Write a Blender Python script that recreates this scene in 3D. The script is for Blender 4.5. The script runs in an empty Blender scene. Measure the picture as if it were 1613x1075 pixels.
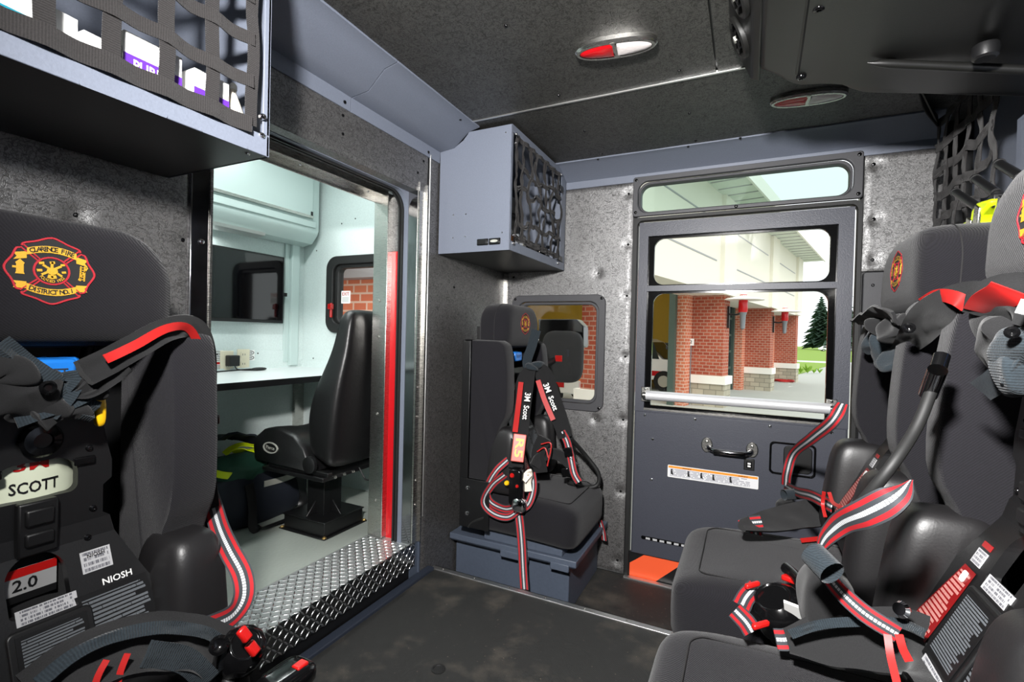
import bpy, math, random
from math import sin, cos, pi, radians, sqrt
from mathutils import Vector, Matrix, noise
random.seed(7)
scene = bpy.context.scene
COL = scene.collection
V = Vector
# ------------------------------------------------------------------ camera
RM = Matrix(((0.898987996, -0.0272574603, 0.437124254),
             (0.437272182, -0.000590110907, -0.899329022),
             (0.0247713769, 0.999628272, 0.0113884265)))
CAM = V((0, 0, 1.0)); FPX = 762.0
cd = bpy.data.cameras.new('camera'); cam = bpy.data.objects.new('camera', cd); COL.objects.link(cam)
cam.matrix_world = Matrix.Translation(CAM) @ RM.to_4x4()
cd.sensor_width = 36; cd.lens = 36 * FPX / 1613; cd.clip_start = 0.01; cd.clip_end = 500
scene.camera = cam
def at(px, py, ax, val):
    """point of the plane (axis ax = val) measured at a photo pixel"""
    i = 'xyz'.index(ax)
    d = RM @ V((px - 806.5, -(py - 537.5), -FPX))
    return CAM + d * ((val - CAM[i]) / d[i])
def proj(p):
    q = RM.transposed() @ (V(p) - CAM)
    return 806.5 - FPX * q.x / q.z, 537.5 + FPX * q.y / q.z
# ------------------------------------------------------------------ mesh building
ORIG = {}
class MB:
    def __init__(s): s.v = []; s.f = []; s.m = []; s.uv = []; s.mi = 0
    def add(s, vs, fs, uvs=None):
        n = len(s.v); s.v += [V(p) for p in vs]
        for k, f in enumerate(fs):
            s.f.append([i + n for i in f]); s.m.append(s.mi); s.uv.append(uvs[k] if uvs else None)
        return s
    def box(s, x0, x1, y0, y1, z0, z1):
        return s.add([(x, y, z) for x in (x0, x1) for y in (y0, y1) for z in (z0, z1)],
                     [(0, 1, 3, 2), (4, 6, 7, 5), (0, 4, 5, 1), (2, 3, 7, 6), (0, 2, 6, 4), (1, 5, 7, 3)])
    def obox(s, c, ex, ey, ez):
        c = V(c); ex = V(ex); ey = V(ey); ez = V(ez)
        return s.add([c + a * ex + b * ey + d * ez for a in (-1, 1) for b in (-1, 1) for d in (-1, 1)],
                     [(0, 1, 3, 2), (4, 6, 7, 5), (0, 4, 5, 1), (2, 3, 7, 6), (0, 2, 6, 4), (1, 5, 7, 3)])
    def loft(s, rings, cap=True, closed=True, uvs=False):
        n = len(rings[0]); vs = [p for r in rings for p in r]; fs = []; uu = []
        for i in range(len(rings) - 1):
            for j in range(n if closed else n - 1):
                k = (j + 1) % n
                fs.append((i * n + j, i * n + k, (i + 1) * n + k, (i + 1) * n + j))
        if cap and closed:
            fs.append(tuple(reversed(range(n)))); fs.append(tuple((len(rings) - 1) * n + j for j in range(n)))
        return s.add(vs, fs)
    def prism(s, poly, ax, a, b):
        def p3(p, t): return (t, p[0], p[1]) if ax == 'x' else (p[0], t, p[1]) if ax == 'y' else (p[0], p[1], t)
        return s.loft([[p3(p, a) for p in poly], [p3(p, b) for p in poly]])
    def ringprism(s, outer, inner, ax, a, b):
        def p3(p, t): return (t, p[0], p[1]) if ax == 'x' else (p[0], t, p[1]) if ax == 'y' else (p[0], p[1], t)
        n = len(outer)
        vs = [p3(p, a) for p in outer] + [p3(p, a) for p in inner] + [p3(p, b) for p in outer] + [p3(p, b) for p in inner]
        fs = []
        for j in range(n):
            k = (j + 1) % n
            fs += [(j, k, n + k, n + j), (2 * n + j, 3 * n + j, 3 * n + k, 2 * n + k),
                   (j, 2 * n + j, 2 * n + k, k), (n + j, n + k, 3 * n + k, 3 * n + j)]
        return s.add(vs, fs)
    def cyl(s, a, b, r, r2=None, n=16, cap=True):
        a = V(a); b = V(b); t = (b - a).normalized(); u = t.orthogonal().normalized(); w = t.cross(u)
        r2 = r if r2 is None else r2
        return s.loft([[a + r * (cos(q) * u + sin(q) * w) for q in [2 * pi * i / n for i in range(n)]],
                       [b + r2 * (cos(q) * u + sin(q) * w) for q in [2 * pi * i / n for i in range(n)]]], cap)
    def lathe(s, c, axis, prof, n=20, u=None):
        """prof: list of (radius, height along axis)"""
        c = V(c); t = V(axis).normalized(); u = V(u).normalized() if u else t.orthogonal().normalized(); w = t.cross(u)
        return s.loft([[c + h * t + max(r, 1e-5) * (cos(q) * u + sin(q) * w) for q in [2 * pi * i / n for i in range(n)]] for r, h in prof])
    def tube(s, pts, r, n=10, seg=6, smooth=True):
        P = spline(pts, seg) if smooth else [V(p) for p in pts]
        rings = []; up = None
        for i, p in enumerate(P):
            t = (P[min(i + 1, len(P) - 1)] - P[max(i - 1, 0)]).normalized()
            if up is None: up = t.orthogonal().normalized()
            up = (up - t * up.dot(t)).normalized(); w = t.cross(up)
            rr = r(i / (len(P) - 1)) if callable(r) else r
            rings.append([p + rr * (cos(q) * up + sin(q) * w) for q in [2 * pi * k / n for k in range(n)]])
        return s.loft(rings)
    def ribbon(s, pts, sides, width, th=0.0025, seg=8, wob=0.0, bulge=0.0, smooth=True, nu=4):
        """strap: pts path, sides = vectors across the strap (one or per point). UV u across, v metres along"""
        if not isinstance(sides, list): sides = [sides] * len(pts)
        P = spline(pts, seg) if smooth else [V(p) for p in pts]
        S = spline(sides, seg) if smooth else [V(q) for q in sides]
        W = [width] * len(pts) if not isinstance(width, list) else width
        Wd = [q.x for q in spline([V((w, 0, 0)) for w in W], seg)] if smooth else W
        rings = []; L = 0; Ls = []
        for i, p in enumerate(P):
            t = (P[min(i + 1, len(P) - 1)] - P[max(i - 1, 0)]).normalized()
            sd = S[i] - t * S[i].dot(t)
            sd = sd.normalized() if sd.length > 1e-6 else t.orthogonal().normalized()
            nn = sd.cross(t); L += (p - P[i - 1]).length if i else 0; Ls.append(L)
            top = []; bot = []
            for j in range(nu + 1):
                u = j / nu - .5
                o = (wob * noise.noise(p * 23 + V((u * 5, 0, 0))) if wob else 0) + bulge * (1 - 4 * u * u)
                q = p + sd * (u * Wd[i]) + nn * o
                top.append(q + nn * th / 2); bot.append(q - nn * (th / 2 + bulge * .6 * (1 - 4 * u * u)))
            rings.append(top + bot[::-1])
        n = len(rings[0]); vs = [q for r in rings for q in r]; fs = []; uu = []
        us = [j / nu for j in range(nu + 1)]; us = us + us[::-1]
        for i in range(len(rings) - 1):
            for j in range(n):
                k = (j + 1) % n
                fs.append((i * n + j, i * n + k, (i + 1) * n + k, (i + 1) * n + j))
                uu.append([(us[j], Ls[i]), (us[k], Ls[i]), (us[k], Ls[i + 1]), (us[j], Ls[i + 1])])
        for i0 in (0, len(rings) - 1):
            f = tuple(i0 * n + j for j in range(n)); fs.append(f if i0 else tuple(reversed(f)))
            q = [(us[j], Ls[i0]) for j in range(n)]; uu.append(q if i0 else q[::-1])
        return s.add(vs, fs, uu)
    def pillow(s, c, r, e=(.35, .35), nu=36, nv=20, M=None, f=None):
        """superellipsoid with half sizes r; e = roundness (vertical, plan)"""
        def pw(a, k): return math.copysign(abs(a) ** k, a)
        c = V(c); rings = []
        for i in range(1, nv):
            a = -pi / 2 + pi * i / nv
            ring = []
            for j in range(nu):
                b = 2 * pi * j / nu
                p = V((r[0] * pw(cos(a), e[0]) * pw(cos(b), e[1]), r[1] * pw(cos(a), e[0]) * pw(sin(b), e[1]), r[2] * pw(sin(a), e[0])))
                if f: p = f(p)
                ring.append(c + (M @ p if M else p))
            rings.append(ring)
        return s.loft(rings)
    def quad(s, a, b, c, d, uv=True):
        return s.add([a, b, c, d], [(0, 1, 2, 3)], [[(0, 0), (1, 0), (1, 1), (0, 1)]] if uv else None)
    def text(s, body, o, right, up, size, lift=0.0006, fit=None):
        vs, fs, w = glyphs(body)
        o = V(o); right = V(right).normalized(); up = V(up).normalized(); n = right.cross(up)
        kx = size if fit is None else fit / max(w, 1e-4)
        return s.add([o + right * (p[0] * kx) + up * (p[1] * size) + n * lift for p in vs], fs)
    def build(s, name, mat, parent=None, bev=0, seg=2, smooth=38, sub=0, label=None):
        me = bpy.data.meshes.new(name)
        og = ORIG.get(parent.name, V((0, 0, 0))) if parent else V((0, 0, 0))
        me.from_pydata([p - og for p in s.v], [], s.f)
        mats = mat if isinstance(mat, (list, tuple)) else [mat]
        for m in mats: me.materials.append(m)
        me.polygons.foreach_set('material_index', s.m)
        ul = me.uv_layers.new(name='uv').data
        for p in me.polygons:
            uv = s.uv[p.index]
            if uv is None:
                n = p.normal; a = max(range(3), key=lambda i: abs(n[i]))
                for li in p.loop_indices:
                    co = me.vertices[me.loops[li].vertex_index].co + og
                    ul[li].uv = (co.y, co.z) if a == 0 else (co.x, co.z) if a == 1 else (co.x, co.y)
            else:
                for k, li in enumerate(p.loop_indices): ul[li].uv = uv[k]
        me.validate()
        if smooth:
            me.polygons.foreach_set('use_smooth', [True] * len(me.polygons))
            me.set_sharp_from_angle(angle=radians(smooth))
        o = bpy.data.objects.new(name, me); COL.objects.link(o)
        if parent: o.parent = parent; ORIG[o.name] = og
        if bev:
            b = o.modifiers.new('bevel', 'BEVEL'); b.width = bev; b.segments = seg; b.limit_method = 'ANGLE'; b.angle_limit = radians(40)
            b.harden_normals = False
        if sub:
            b = o.modifiers.new('subsurf', 'SUBSURF'); b.levels = sub; b.render_levels = sub
        if label: o['label'] = label
        return o
def spline(pts, seg=8):
    P = [V(p) for p in pts]
    if len(P) < 3: return [P[0].lerp(P[1], i / seg) for i in range(seg + 1)]
    out = []
    for i in range(len(P) - 1):
        p0 = P[i - 1] if i else P[0] * 2 - P[1]; p1 = P[i]; p2 = P[i + 1]; p3 = P[i + 2] if i + 2 < len(P) else P[-1] * 2 - P[-2]
        for k in range(seg):
            t = k / seg
            out.append(.5 * (2 * p1 + (p2 - p0) * t + (2 * p0 - 5 * p1 + 4 * p2 - p3) * t * t + (3 * p1 - p0 - 3 * p2 + p3) * t ** 3))
    return out + [P[-1]]
_gc = {}
def glyphs(body):
    if body not in _gc:
        cu = bpy.data.curves.new('t', 'FONT'); cu.body = body; cu.align_x = 'CENTER'; cu.align_y = 'CENTER'; cu.resolution_u = 2; cu.offset = .018
        ob = bpy.data.objects.new('t', cu); COL.objects.link(ob)
        dg = bpy.context.evaluated_depsgraph_get(); ev = ob.evaluated_get(dg); me = ev.to_mesh()
        vs = [tuple(v.co) for v in me.vertices]; fs = [tuple(p.vertices) for p in me.polygons]
        ev.to_mesh_clear(); bpy.data.objects.remove(ob); bpy.data.curves.remove(cu)
        xs = [v[0] for v in vs] or [0]
        _gc[body] = (vs, fs, max(xs) - min(xs))
    return _gc[body]
def rrect(x0, x1, y0, y1, r, n=6):
    if not isinstance(r, (list, tuple)): r = [r] * 4
    out = []
    for (cx, cy, a0, q) in ((x1 - r[0], y0 + r[0], -90, r[0]), (x1 - r[1], y1 - r[1], 0, r[1]), (x0 + r[2], y1 - r[2], 90, r[2]), (x0 + r[3], y0 + r[3], 180, r[3])):
        for i in range(n + 1):
            a = radians(a0 + 90 * i / n); out.append((cx + q * cos(a), cy + q * sin(a)))
    return out
def ell(cx, cy, rx, ry, n=28): return [(cx + rx * cos(2 * pi * i / n), cy + ry * sin(2 * pi * i / n)) for i in range(n)]
def tag(o, label=None, cat=None, group=None, kind=None):
    if label: o['label'] = label
    if cat: o['category'] = cat
    if group: o['group'] = group
    if kind: o['kind'] = kind
    return o
def thing(name, label, cat, loc=(0, 0, 0), rz=0, group=None, world=True, kind=None):
    o = bpy.data.objects.new(name, None); COL.objects.link(o); o.empty_display_size = .05
    o.location = loc; o.rotation_euler = (0, 0, rz)
    ORIG[o.name] = V(loc) if world else V((0, 0, 0))
    return tag(o, label, cat, group, kind)
def copy_tree(o, parent=None):
    c = o.copy(); COL.objects.link(c)
    if parent: c.parent = parent
    for ch in list(o.children): copy_tree(ch, c)
    return c
_bm = {}
def bolt(loc, n, r, mat, parent, h=None, name='bolt'):
    """domed socket screw head; each one its own object sharing the mesh"""
    h = h or r * .6; n = V(n).normalized(); key = (round(r, 4), mat.name, name)
    og = ORIG.get(parent.name, V((0, 0, 0)))
    if key not in _bm:
        b = MB().lathe((0, 0, 0), (0, 0, 1), [(r, -.003), (r, h * .25), (r * .85, h * .75), (r * .5, h), (r * .42, h), (r * .36, h * .55), (0, h * .55)], 14)
        o = b.build(name, mat, None); _bm[key] = o; o.parent = parent; ORIG[o.name] = og
    else:
        o = _bm[key].copy(); COL.objects.link(o); o.parent = parent
    o.rotation_euler = n.to_track_quat('Z', 'Y').to_euler(); o.location = V(loc) - og
    return o
# ------------------------------------------------------------------ materials
def lin(c): return tuple(((x / 255) / 12.92 if x / 255 <= .04045 else ((x / 255 + .055) / 1.055) ** 2.4) for x in c)
class NT:
    def __init__(s, name):
        s.mat = bpy.data.materials.new(name); s.mat.use_nodes = True; s.n = s.mat.node_tree.nodes; s.l = s.mat.node_tree.links
        s.b = s.n['Principled BSDF']
    def new(s, t, **k):
        x = s.n.new(t)
        for a, b in k.items():
            if hasattr(x, a): setattr(x, a, b)
        return x
    def put(s, sock, v):
        if hasattr(v, 'is_linked') or hasattr(v, 'links'): s.l.new(v, sock)
        else: sock.default_value = v
    def math(s, op, a, b=0.0, c=None):
        x = s.new('ShaderNodeMath', operation=op); s.put(x.inputs[0], a); s.put(x.inputs[1], b)
        if c is not None: s.put(x.inputs[2], c)
        return x.outputs[0]
    def mix(s, f, a, b):
        x = s.new('ShaderNodeMix', data_type='RGBA'); s.put(x.inputs[0], f)
        s.put(x.inputs[6], a if hasattr(a, 'links') else (*a, 1)); s.put(x.inputs[7], b if hasattr(b, 'links') else (*b, 1))
        return x.outputs[2]
    def noise(s, scale, detail=4, co=None, rough=.5, dist=0):
        x = s.new('ShaderNodeTexNoise'); x.inputs['Scale'].default_value = scale; x.inputs['Detail'].default_value = detail
        x.inputs['Roughness'].default_value = rough; x.inputs['Distortion'].default_value = dist
        s.l.new(co or s.co(), x.inputs['Vector']); return x.outputs['Fac']
    def co(s, k='Object'):
        return s.new('ShaderNodeTexCoord').outputs[k]
    def ramp(s, f, stops):
        x = s.new('ShaderNodeValToRGB'); e = x.color_ramp.elements
        while len(e) < len(stops): e.new(.5)
        for q, (p, c) in zip(e, stops): q.position = p; q.color = (*c, 1) if len(c) == 3 else c
        s.l.new(f, x.inputs[0]); return x.outputs[0]
    def bump(s, h, strength=.3, dist=.002):
        x = s.new('ShaderNodeBump'); x.inputs['Strength'].default_value = strength; x.inputs['Distance'].default_value = dist
        s.l.new(h, x.inputs['Height']); s.l.new(x.outputs[0], s.b.inputs['Normal']); return x
    def set(s, color=None, rough=None, metal=None, spec=None, emit=None, estr=None, **k):
        I = s.b.inputs
        if color is not None: s.put(I['Base Color'], color if hasattr(color, 'links') else (*color, 1))
        if rough is not None: s.put(I['Roughness'], rough)
        if metal is not None: s.put(I['Metallic'], metal)
        if spec is not None: s.put(I['Specular IOR Level'], spec)
        if emit is not None: s.put(I['Emission Color'], (*emit, 1)); s.put(I['Emission Strength'], estr)
        for a, b in k.items(): s.put(I[a], b)
        return s
def simple(name, rgb, rough=.5, metal=0, spec=.5, bump=None, **k):
    t = NT(name).set(lin(rgb), rough, metal, spec, **k)
    if bump: t.bump(t.noise(bump[0], 3), bump[1], bump[2])
    return t.mat
M = {}
def vinyl(name, rgb, rough, lift=2.75):
    t = NT(name); co = t.co(); base = lin(rgb); rid = None
    for sc, st, w in ((50, (1, .5, 1), .035), (50, (.5, 1, .7), .035), (84, (1, 1, 1), .03)):
        mp = t.new('ShaderNodeMapping'); mp.inputs['Scale'].default_value = st; mp.inputs['Rotation'].default_value = (sc * .3, st[1], sc * .11); t.l.new(co, mp.inputs['Vector'])
        n = t.noise(sc, 2.5, mp.outputs[0], .5, 1.6)
        r = t.math('MAXIMUM', t.math('SUBTRACT', 1.0, t.math('DIVIDE', t.math('ABSOLUTE', t.math('SUBTRACT', n, .5)), w)), 0)
        rid = r if rid is None else t.math('MAXIMUM', rid, r)
    gr = t.noise(420, 2, co); big = t.noise(7, 4, co)
    c = t.mix(t.math('MULTIPLY', rid, .8), base, tuple(x * .28 for x in base))
    c = t.mix(t.math('MULTIPLY', gr, .25), c, tuple(x * .6 for x in base))
    c = t.mix(t.math('MULTIPLY', t.math('MAXIMUM', t.math('SUBTRACT', big, .45), 0), 1.0), c, tuple(x * .55 for x in base))
    sp = t.math('MULTIPLY_ADD', rid, -.34, .5)
    h = t.math('ADD', t.math('MULTIPLY', rid, -.8), t.math('MULTIPLY', gr, .35))
    t.set(c, rough, 0, sp, IOR=lift); t.bump(h, .22, .002)
    return t.mat
M['vinyl'] = vinyl('textured black vinyl', (64, 62, 61), .47)
M['vinylc'] = vinyl('textured black vinyl headliner', (50, 49, 45), .55, 2.0)
def hammer(name, rgb, rough=.42, sc=260, st=.25):
    t = NT(name); co = t.co(); n = t.noise(sc, 2, co); b = lin(rgb)
    t.set(t.mix(n, tuple(x * .88 for x in b), tuple(x * 1.12 for x in b)), rough, 0, .45); t.bump(n, st, .0012); return t.mat
M['bluegrey'] = hammer('blue grey powder coat', (106, 112, 125), .5)
M['bluebox'] = hammer('navy grey liner paint', (72, 80, 94), .5, 90, .35)
M['doorgrey'] = hammer('dark grey hammered door paint', (64, 66, 75), .42, 230, .4)
M['framegrey'] = hammer('dark grey moulded frame plastic', (64, 64, 67), .5, 300, .25)
M['navy'] = simple('navy painted edge', (42, 48, 60), .5)
M['black'] = simple('black satin plastic', (17, 17, 18), .42, bump=(400, .15, .001))
M['conblack'] = simple('black moulded headliner plastic', (22, 22, 21), .4, bump=(500, .15, .001))
M['gloss'] = simple('glossy black plastic', (10, 10, 11), .12)
M['rubber'] = simple('black rubber', (22, 22, 22), .6)
M['blackmetal'] = simple('black powder coated steel', (16, 16, 17), .38, 0, .5, (300, .12, .001))
M['steel'] = None
def brushed(name, rgb, rough, sc=(4, 4, 300)):
    t = NT(name); mp = t.new('ShaderNodeMapping'); mp.inputs['Scale'].default_value = sc; t.l.new(t.co(), mp.inputs['Vector'])
    n = t.noise(8, 4, mp.outputs[0]); b = lin(rgb)
    t.set(t.mix(n, tuple(x * .85 for x in b), b), t.math('MULTIPLY_ADD', n, .18, rough - .06), 1); t.bump(n, .08, .001); return t.mat
M['steel'] = brushed('brushed stainless steel', (205, 203, 198), .24)
M['chrome'] = simple('polished chrome', (225, 225, 226), .06, 1)
M['mirror'] = simple('polished stainless trim', (150, 150, 152), .1, 1)
M['alu'] = brushed('bright aluminium strip', (222, 222, 220), .38, (200, 4, 4))
M['alutube'] = simple('satin aluminium tube', (214, 214, 216), .42, .35)
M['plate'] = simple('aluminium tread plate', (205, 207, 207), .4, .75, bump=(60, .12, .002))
M['lug'] = simple('tread plate lug', (236, 238, 238), .2, 1)
def fabric(name, rgb, sc=420, st=.5, v=1.25, kind='noise'):
    t = NT(name); co = t.co('UV' if kind == 'rib' else 'Object'); b = lin(rgb)
    n = t.noise(sc * 1.5, 2, t.co()); h = n
    if kind != 'noise':
        a = t.new('ShaderNodeTexWave', wave_type='BANDS', bands_direction='Y' if kind == 'rib' else 'DIAGONAL'); a.inputs['Scale'].default_value = sc * .31
        a.inputs['Distortion'].default_value = .4 if kind == 'weave' else 0; a.inputs['Detail'].default_value = 0; t.l.new(co, a.inputs['Vector'])
        h = t.math('ADD', t.math('MULTIPLY', a.outputs['Fac'], .45), t.math('MULTIPLY', n, .75))
    t.set(t.mix(h, tuple(x * .55 for x in b), tuple(x * v for x in b)), .95, 0, .25); t.bump(h, st, .0015)
    t.put(t.b.inputs['Sheen Weight'], .1); t.put(t.b.inputs['Sheen Roughness'], .5)
    return t.mat
M['fabric'] = fabric('charcoal woven seat fabric', (19, 18, 22), 420, .6, 1.5, 'weave')
M['cordura'] = fabric('black harness fabric', (28, 28, 29), 600)
M['webbing'] = fabric('blue grey harness webbing', (32, 39, 44), 300, .8, 1.5, 'rib')
M['pad'] = fabric('dark grey belt padding', (35, 35, 36), 500)
M['netweb'] = fabric('charcoal net webbing', (40, 38, 38), 300, .9, 1.3, 'rib')
M['leather'] = simple('black leatherette', (15, 14, 15), .38, 0, .5, (70, .25, .002))
M['bolster'] = simple('black moulded foam skin', (26, 25, 26), .42, 0, .5, (260, .2, .001))
M['red'] = simple('red paint', (186, 14, 24), .22)
M['redband'] = simple('red reflective band', (166, 28, 26), .5, spec=.4)
M['redplastic'] = simple('red moulded plastic', (168, 20, 18), .3)
M['redlabel'] = simple('dark red label', (140, 22, 24), .4)
M['yellow'] = simple('yellow plastic', (226, 176, 20), .35)
M['blue'] = simple('blue anodised metal', (32, 116, 205), .3)
M['white'] = simple('white print', (232, 232, 230), .5)
M['greyprint'] = simple('grey print', (150, 150, 150), .5)
M['orange'] = simple('orange reflective sheet', (250, 96, 52), .45)
M['orangeprint'] = simple('orange print', (238, 140, 40), .5)
M['lime'] = simple('fluorescent lime plastic', (205, 225, 20), .4)
M['limecloth'] = simple('fluorescent lime reflective tape', (215, 235, 10), .45)
M['greencloth'] = simple('dark green nylon', (22, 66, 50), .7, bump=(140, .3, .002))
M['navycloth'] = simple('navy nylon', (20, 26, 38), .75, bump=(300, .3, .001))
M['silver'] = simple('silver reflective tape', (200, 200, 190), .3, .4)
M['goldthread'] = simple('gold embroidery thread', (196, 150, 34), .6, bump=(900, .5, .001))
M['redthread'] = simple('red embroidery thread', (165, 24, 38), .6, bump=(900, .5, .001))
M['blackthread'] = simple('black embroidery', (26, 25, 26), .85)
M['modwall'] = hammer('pale mint white enamel', (205, 216, 214), .38, 120, .1)
M['desk'] = simple('white laminate', (225, 230, 230), .35)
M['modcab'] = simple('pale aluminium cabinet', (190, 205, 202), .34, .15)
M['beige'] = simple('ivory plastic', (222, 214, 190), .4)
M['screen'] = simple('dark glossy screen', (6, 6, 8), .06, 0, .6)
M['cyl'] = simple('pale cylinder wrap', (208, 214, 190), .35)
M['pale'] = simple('pale translucent plastic', (220, 212, 198), .4)
M['purple'] = simple('purple carton print', (86, 40, 150), .5)
M['teal'] = simple('teal carton print', (24, 130, 150), .5)
M['carton'] = simple('white carton', (235, 235, 232), .6)
def matfloor():
    t = NT('black ribbed rubber mat'); uv = t.co('UV'); co = t.co()
    a = t.new('ShaderNodeTexWave', wave_type='BANDS', bands_direction='X'); a.inputs['Scale'].default_value = 125; t.l.new(uv, a.inputs['Vector'])
    b2 = t.new('ShaderNodeTexWave', wave_type='BANDS', bands_direction='Y'); b2.inputs['Scale'].default_value = 125; t.l.new(uv, b2.inputs['Vector'])
    h = t.math('MULTIPLY', a.outputs['Fac'], b2.outputs['Fac'])
    d = t.math('MULTIPLY', t.math('MAXIMUM', t.math('SUBTRACT', t.noise(3.2, 6, co, .65), .5), 0), 3.2)
    sp = t.math('GREATER_THAN', t.noise(90, 3, co), .70)
    c = t.mix(d, lin((44, 44, 43)), lin((104, 96, 86))); c = t.mix(t.math('MULTIPLY', sp, .5), c, lin((120, 108, 92)))
    t.set(c, t.math('MULTIPLY_ADD', d, .2, .55), 0, .35); t.bump(h, .6, .002); return t.mat
M['mat'] = matfloor()
def modfloor():
    t = NT('grey green coin vinyl floor'); co = t.co()
    v = t.new('ShaderNodeTexVoronoi'); v.inputs['Scale'].default_value = 70; t.l.new(co, v.inputs['Vector'])
    n = t.noise(5, 4, co); t.set(t.mix(n, lin((146, 152, 145)), lin((166, 172, 165))), .42, 0, .5); t.bump(v.outputs['Distance'], .4, .002); return t.mat
M['modfloor'] = modfloor()
def glass(name, tint=(1, 1, 1), rough=0.0):
    t = NT(name); n = t.n; l = t.l; n.remove(t.b); out = [x for x in n if x.type == 'OUTPUT_MATERIAL'][0]
    tr = n.new('ShaderNodeBsdfTransparent'); tr.inputs[0].default_value = (*tint, 1)
    g = n.new('ShaderNodeBsdfGlossy'); g.inputs['Roughness'].default_value = .01
    fr = n.new('ShaderNodeFresnel'); fr.inputs['IOR'].default_value = 1.5
    m = n.new('ShaderNodeMixShader'); ge = n.new('ShaderNodeNewGeometry'); k = t.math('MULTIPLY', fr.outputs[0], t.math('SUBTRACT', 1.0, ge.outputs['Backfacing'])); l.new(k, m.inputs[0]); l.new(tr.outputs[0], m.inputs[1]); l.new(g.outputs[0], m.inputs[2]); l.new(m.outputs[0], out.inputs[0])
    return t.mat
M['glass'] = glass('clear window glass', (.97, .98, .97)); M['tint'] = glass('pale green tinted glass', (.74, .82, .79))
def strapmat():
    t = NT('red striped harness strap'); uv = t.co('UV'); s = t.new('ShaderNodeSeparateXYZ'); t.l.new(uv, s.inputs[0]); u = s.outputs[0]; v = s.outputs[1]
    d = t.math('ABSOLUTE', t.math('SUBTRACT', u, .5))
    red = t.math('MULTIPLY', t.math('GREATER_THAN', d, .25), t.math('LESS_THAN', d, .42))
    dash = t.math('GREATER_THAN', t.math('FRACT', t.math('MULTIPLY', v, 190)), .2)
    wh = t.math('MULTIPLY', t.math('LESS_THAN', d, .085), dash)
    w = t.math('FRACT', t.math('MULTIPLY', v, 520))
    c = t.mix(red, lin((52, 54, 58)), lin((165, 27, 34))); c = t.mix(wh, c, lin((200, 202, 205)))
    t.set(c, .75, 0, .3); t.bump(w, .35, .001); return t.mat
M['strap'] = strapmat()
def labelmat(name, bg, fg, rows=14, dens=.5, x0=.07, x1=.93, y0=.06, y1=.94, rough=.4, head=None, cols=40):
    """printed lines too small to read: rows of broken dashes over UV 0..1"""
    t = NT(name); uv = t.co('UV'); s = t.new('ShaderNodeSeparateXYZ'); t.l.new(uv, s.inputs[0]); u = s.outputs[0]; v = s.outputs[1]
    row = t.math('FLOOR', t.math('MULTIPLY', v, rows)); fr = t.math('FRACT', t.math('MULTIPLY', v, rows))
    cx = t.new('ShaderNodeCombineXYZ'); t.l.new(t.math('MULTIPLY', u, cols), cx.inputs[0]); t.l.new(t.math('MULTIPLY', row, 7.31), cx.inputs[1])
    n = t.noise(1.0, 2, cx.outputs[0]); ce = t.new('ShaderNodeCombineXYZ'); t.l.new(t.math('MULTIPLY', row, 3.7), ce.inputs[0])
    en = t.math('MULTIPLY_ADD', t.noise(1.3, 1, ce.outputs[0]), 1.0, .42)
    m = t.math('MULTIPLY', t.math('GREATER_THAN', n, 1 - dens - .08), t.math('MULTIPLY', t.math('GREATER_THAN', fr, .24), t.math('LESS_THAN', fr, .86)))
    for a, op, b in ((u, 'GREATER_THAN', x0), (u, 'LESS_THAN', x1), (v, 'GREATER_THAN', y0), (v, 'LESS_THAN', y1), (u, 'LESS_THAN', en)): m = t.math('MULTIPLY', m, t.math(op, a, b))
    c = t.mix(m, lin(bg), lin(fg))
    if head:
        c = t.mix(t.math('GREATER_THAN', v, head[0]), c, lin(head[1]))
    t.set(c, rough, 0, .4); return t.mat
M['lab_black'] = labelmat('black label with grey print', (17, 17, 18), (92, 96, 100), 24, .6)
M['lab_red'] = labelmat('red label with pale print', (120, 16, 18), (176, 120, 114), 22, .6)
M['lab_white'] = labelmat('white label with grey print', (176, 176, 178), (96, 96, 102), 4, .45)
M['lab_warn'] = labelmat('white warning label', (226, 226, 228), (160, 160, 168), 8, .5, .02, .98, .06, .76, head=(.8, (240, 150, 50)))
def brickmat(name, c1, c2, mo, sx=4.6, bw=.5, rh=.25, ms=.03, off=.5):
    t = NT(name); uv = t.co('UV'); b = t.new('ShaderNodeTexBrick'); t.l.new(uv, b.inputs['Vector'])
    b.inputs['Color1'].default_value = (*lin(c1), 1); b.inputs['Color2'].default_value = (*lin(c2), 1); b.inputs['Mortar'].default_value = (*lin(mo), 1)
    b.inputs['Scale'].default_value = sx; b.inputs['Mortar Size'].default_value = ms; b.inputs['Brick Width'].default_value = bw; b.inputs['Row Height'].default_value = rh; b.offset = off
    b.inputs['Bias'].default_value = -.1
    t.set(b.outputs['Color'], .85, 0, .2); t.bump(b.outputs['Fac'], -.4, .01); return t.mat
M['brick'] = brickmat('red brick', (170, 88, 66), (150, 70, 52), (176, 140, 122), 2.4)
M['brick2'] = brickmat('warm red brick', (208, 122, 90), (188, 100, 74), (214, 180, 160), 2.4)
M['stone'] = brickmat('split tan stone', (186, 180, 160), (158, 152, 134), (130, 126, 112), 1.6, .6, .3, .02)
M['stucco'] = simple('cream stucco', (226, 222, 206), .85)
M['cap'] = simple('pale cast stone', (236, 234, 224), .8)
M['asphalt'] = simple('pale concrete drive', (172, 174, 166), .9, bump=(4, .2, .02))
M['lawn'] = simple('mown lawn', (124, 152, 52), .95, bump=(40, .6, .03))
M['needles'] = simple('conifer foliage', (52, 78, 60), .9, bump=(3, .8, .2))
M['leaves'] = simple('bright shrub leaves', (128, 170, 50), .9)
M['bark'] = simple('tree bark', (70, 58, 48), .9)
M['carwhite'] = simple('white car paint', (236, 238, 238), .25)
M['cargrey'] = simple('grey car paint', (120, 124, 128), .25)
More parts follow.
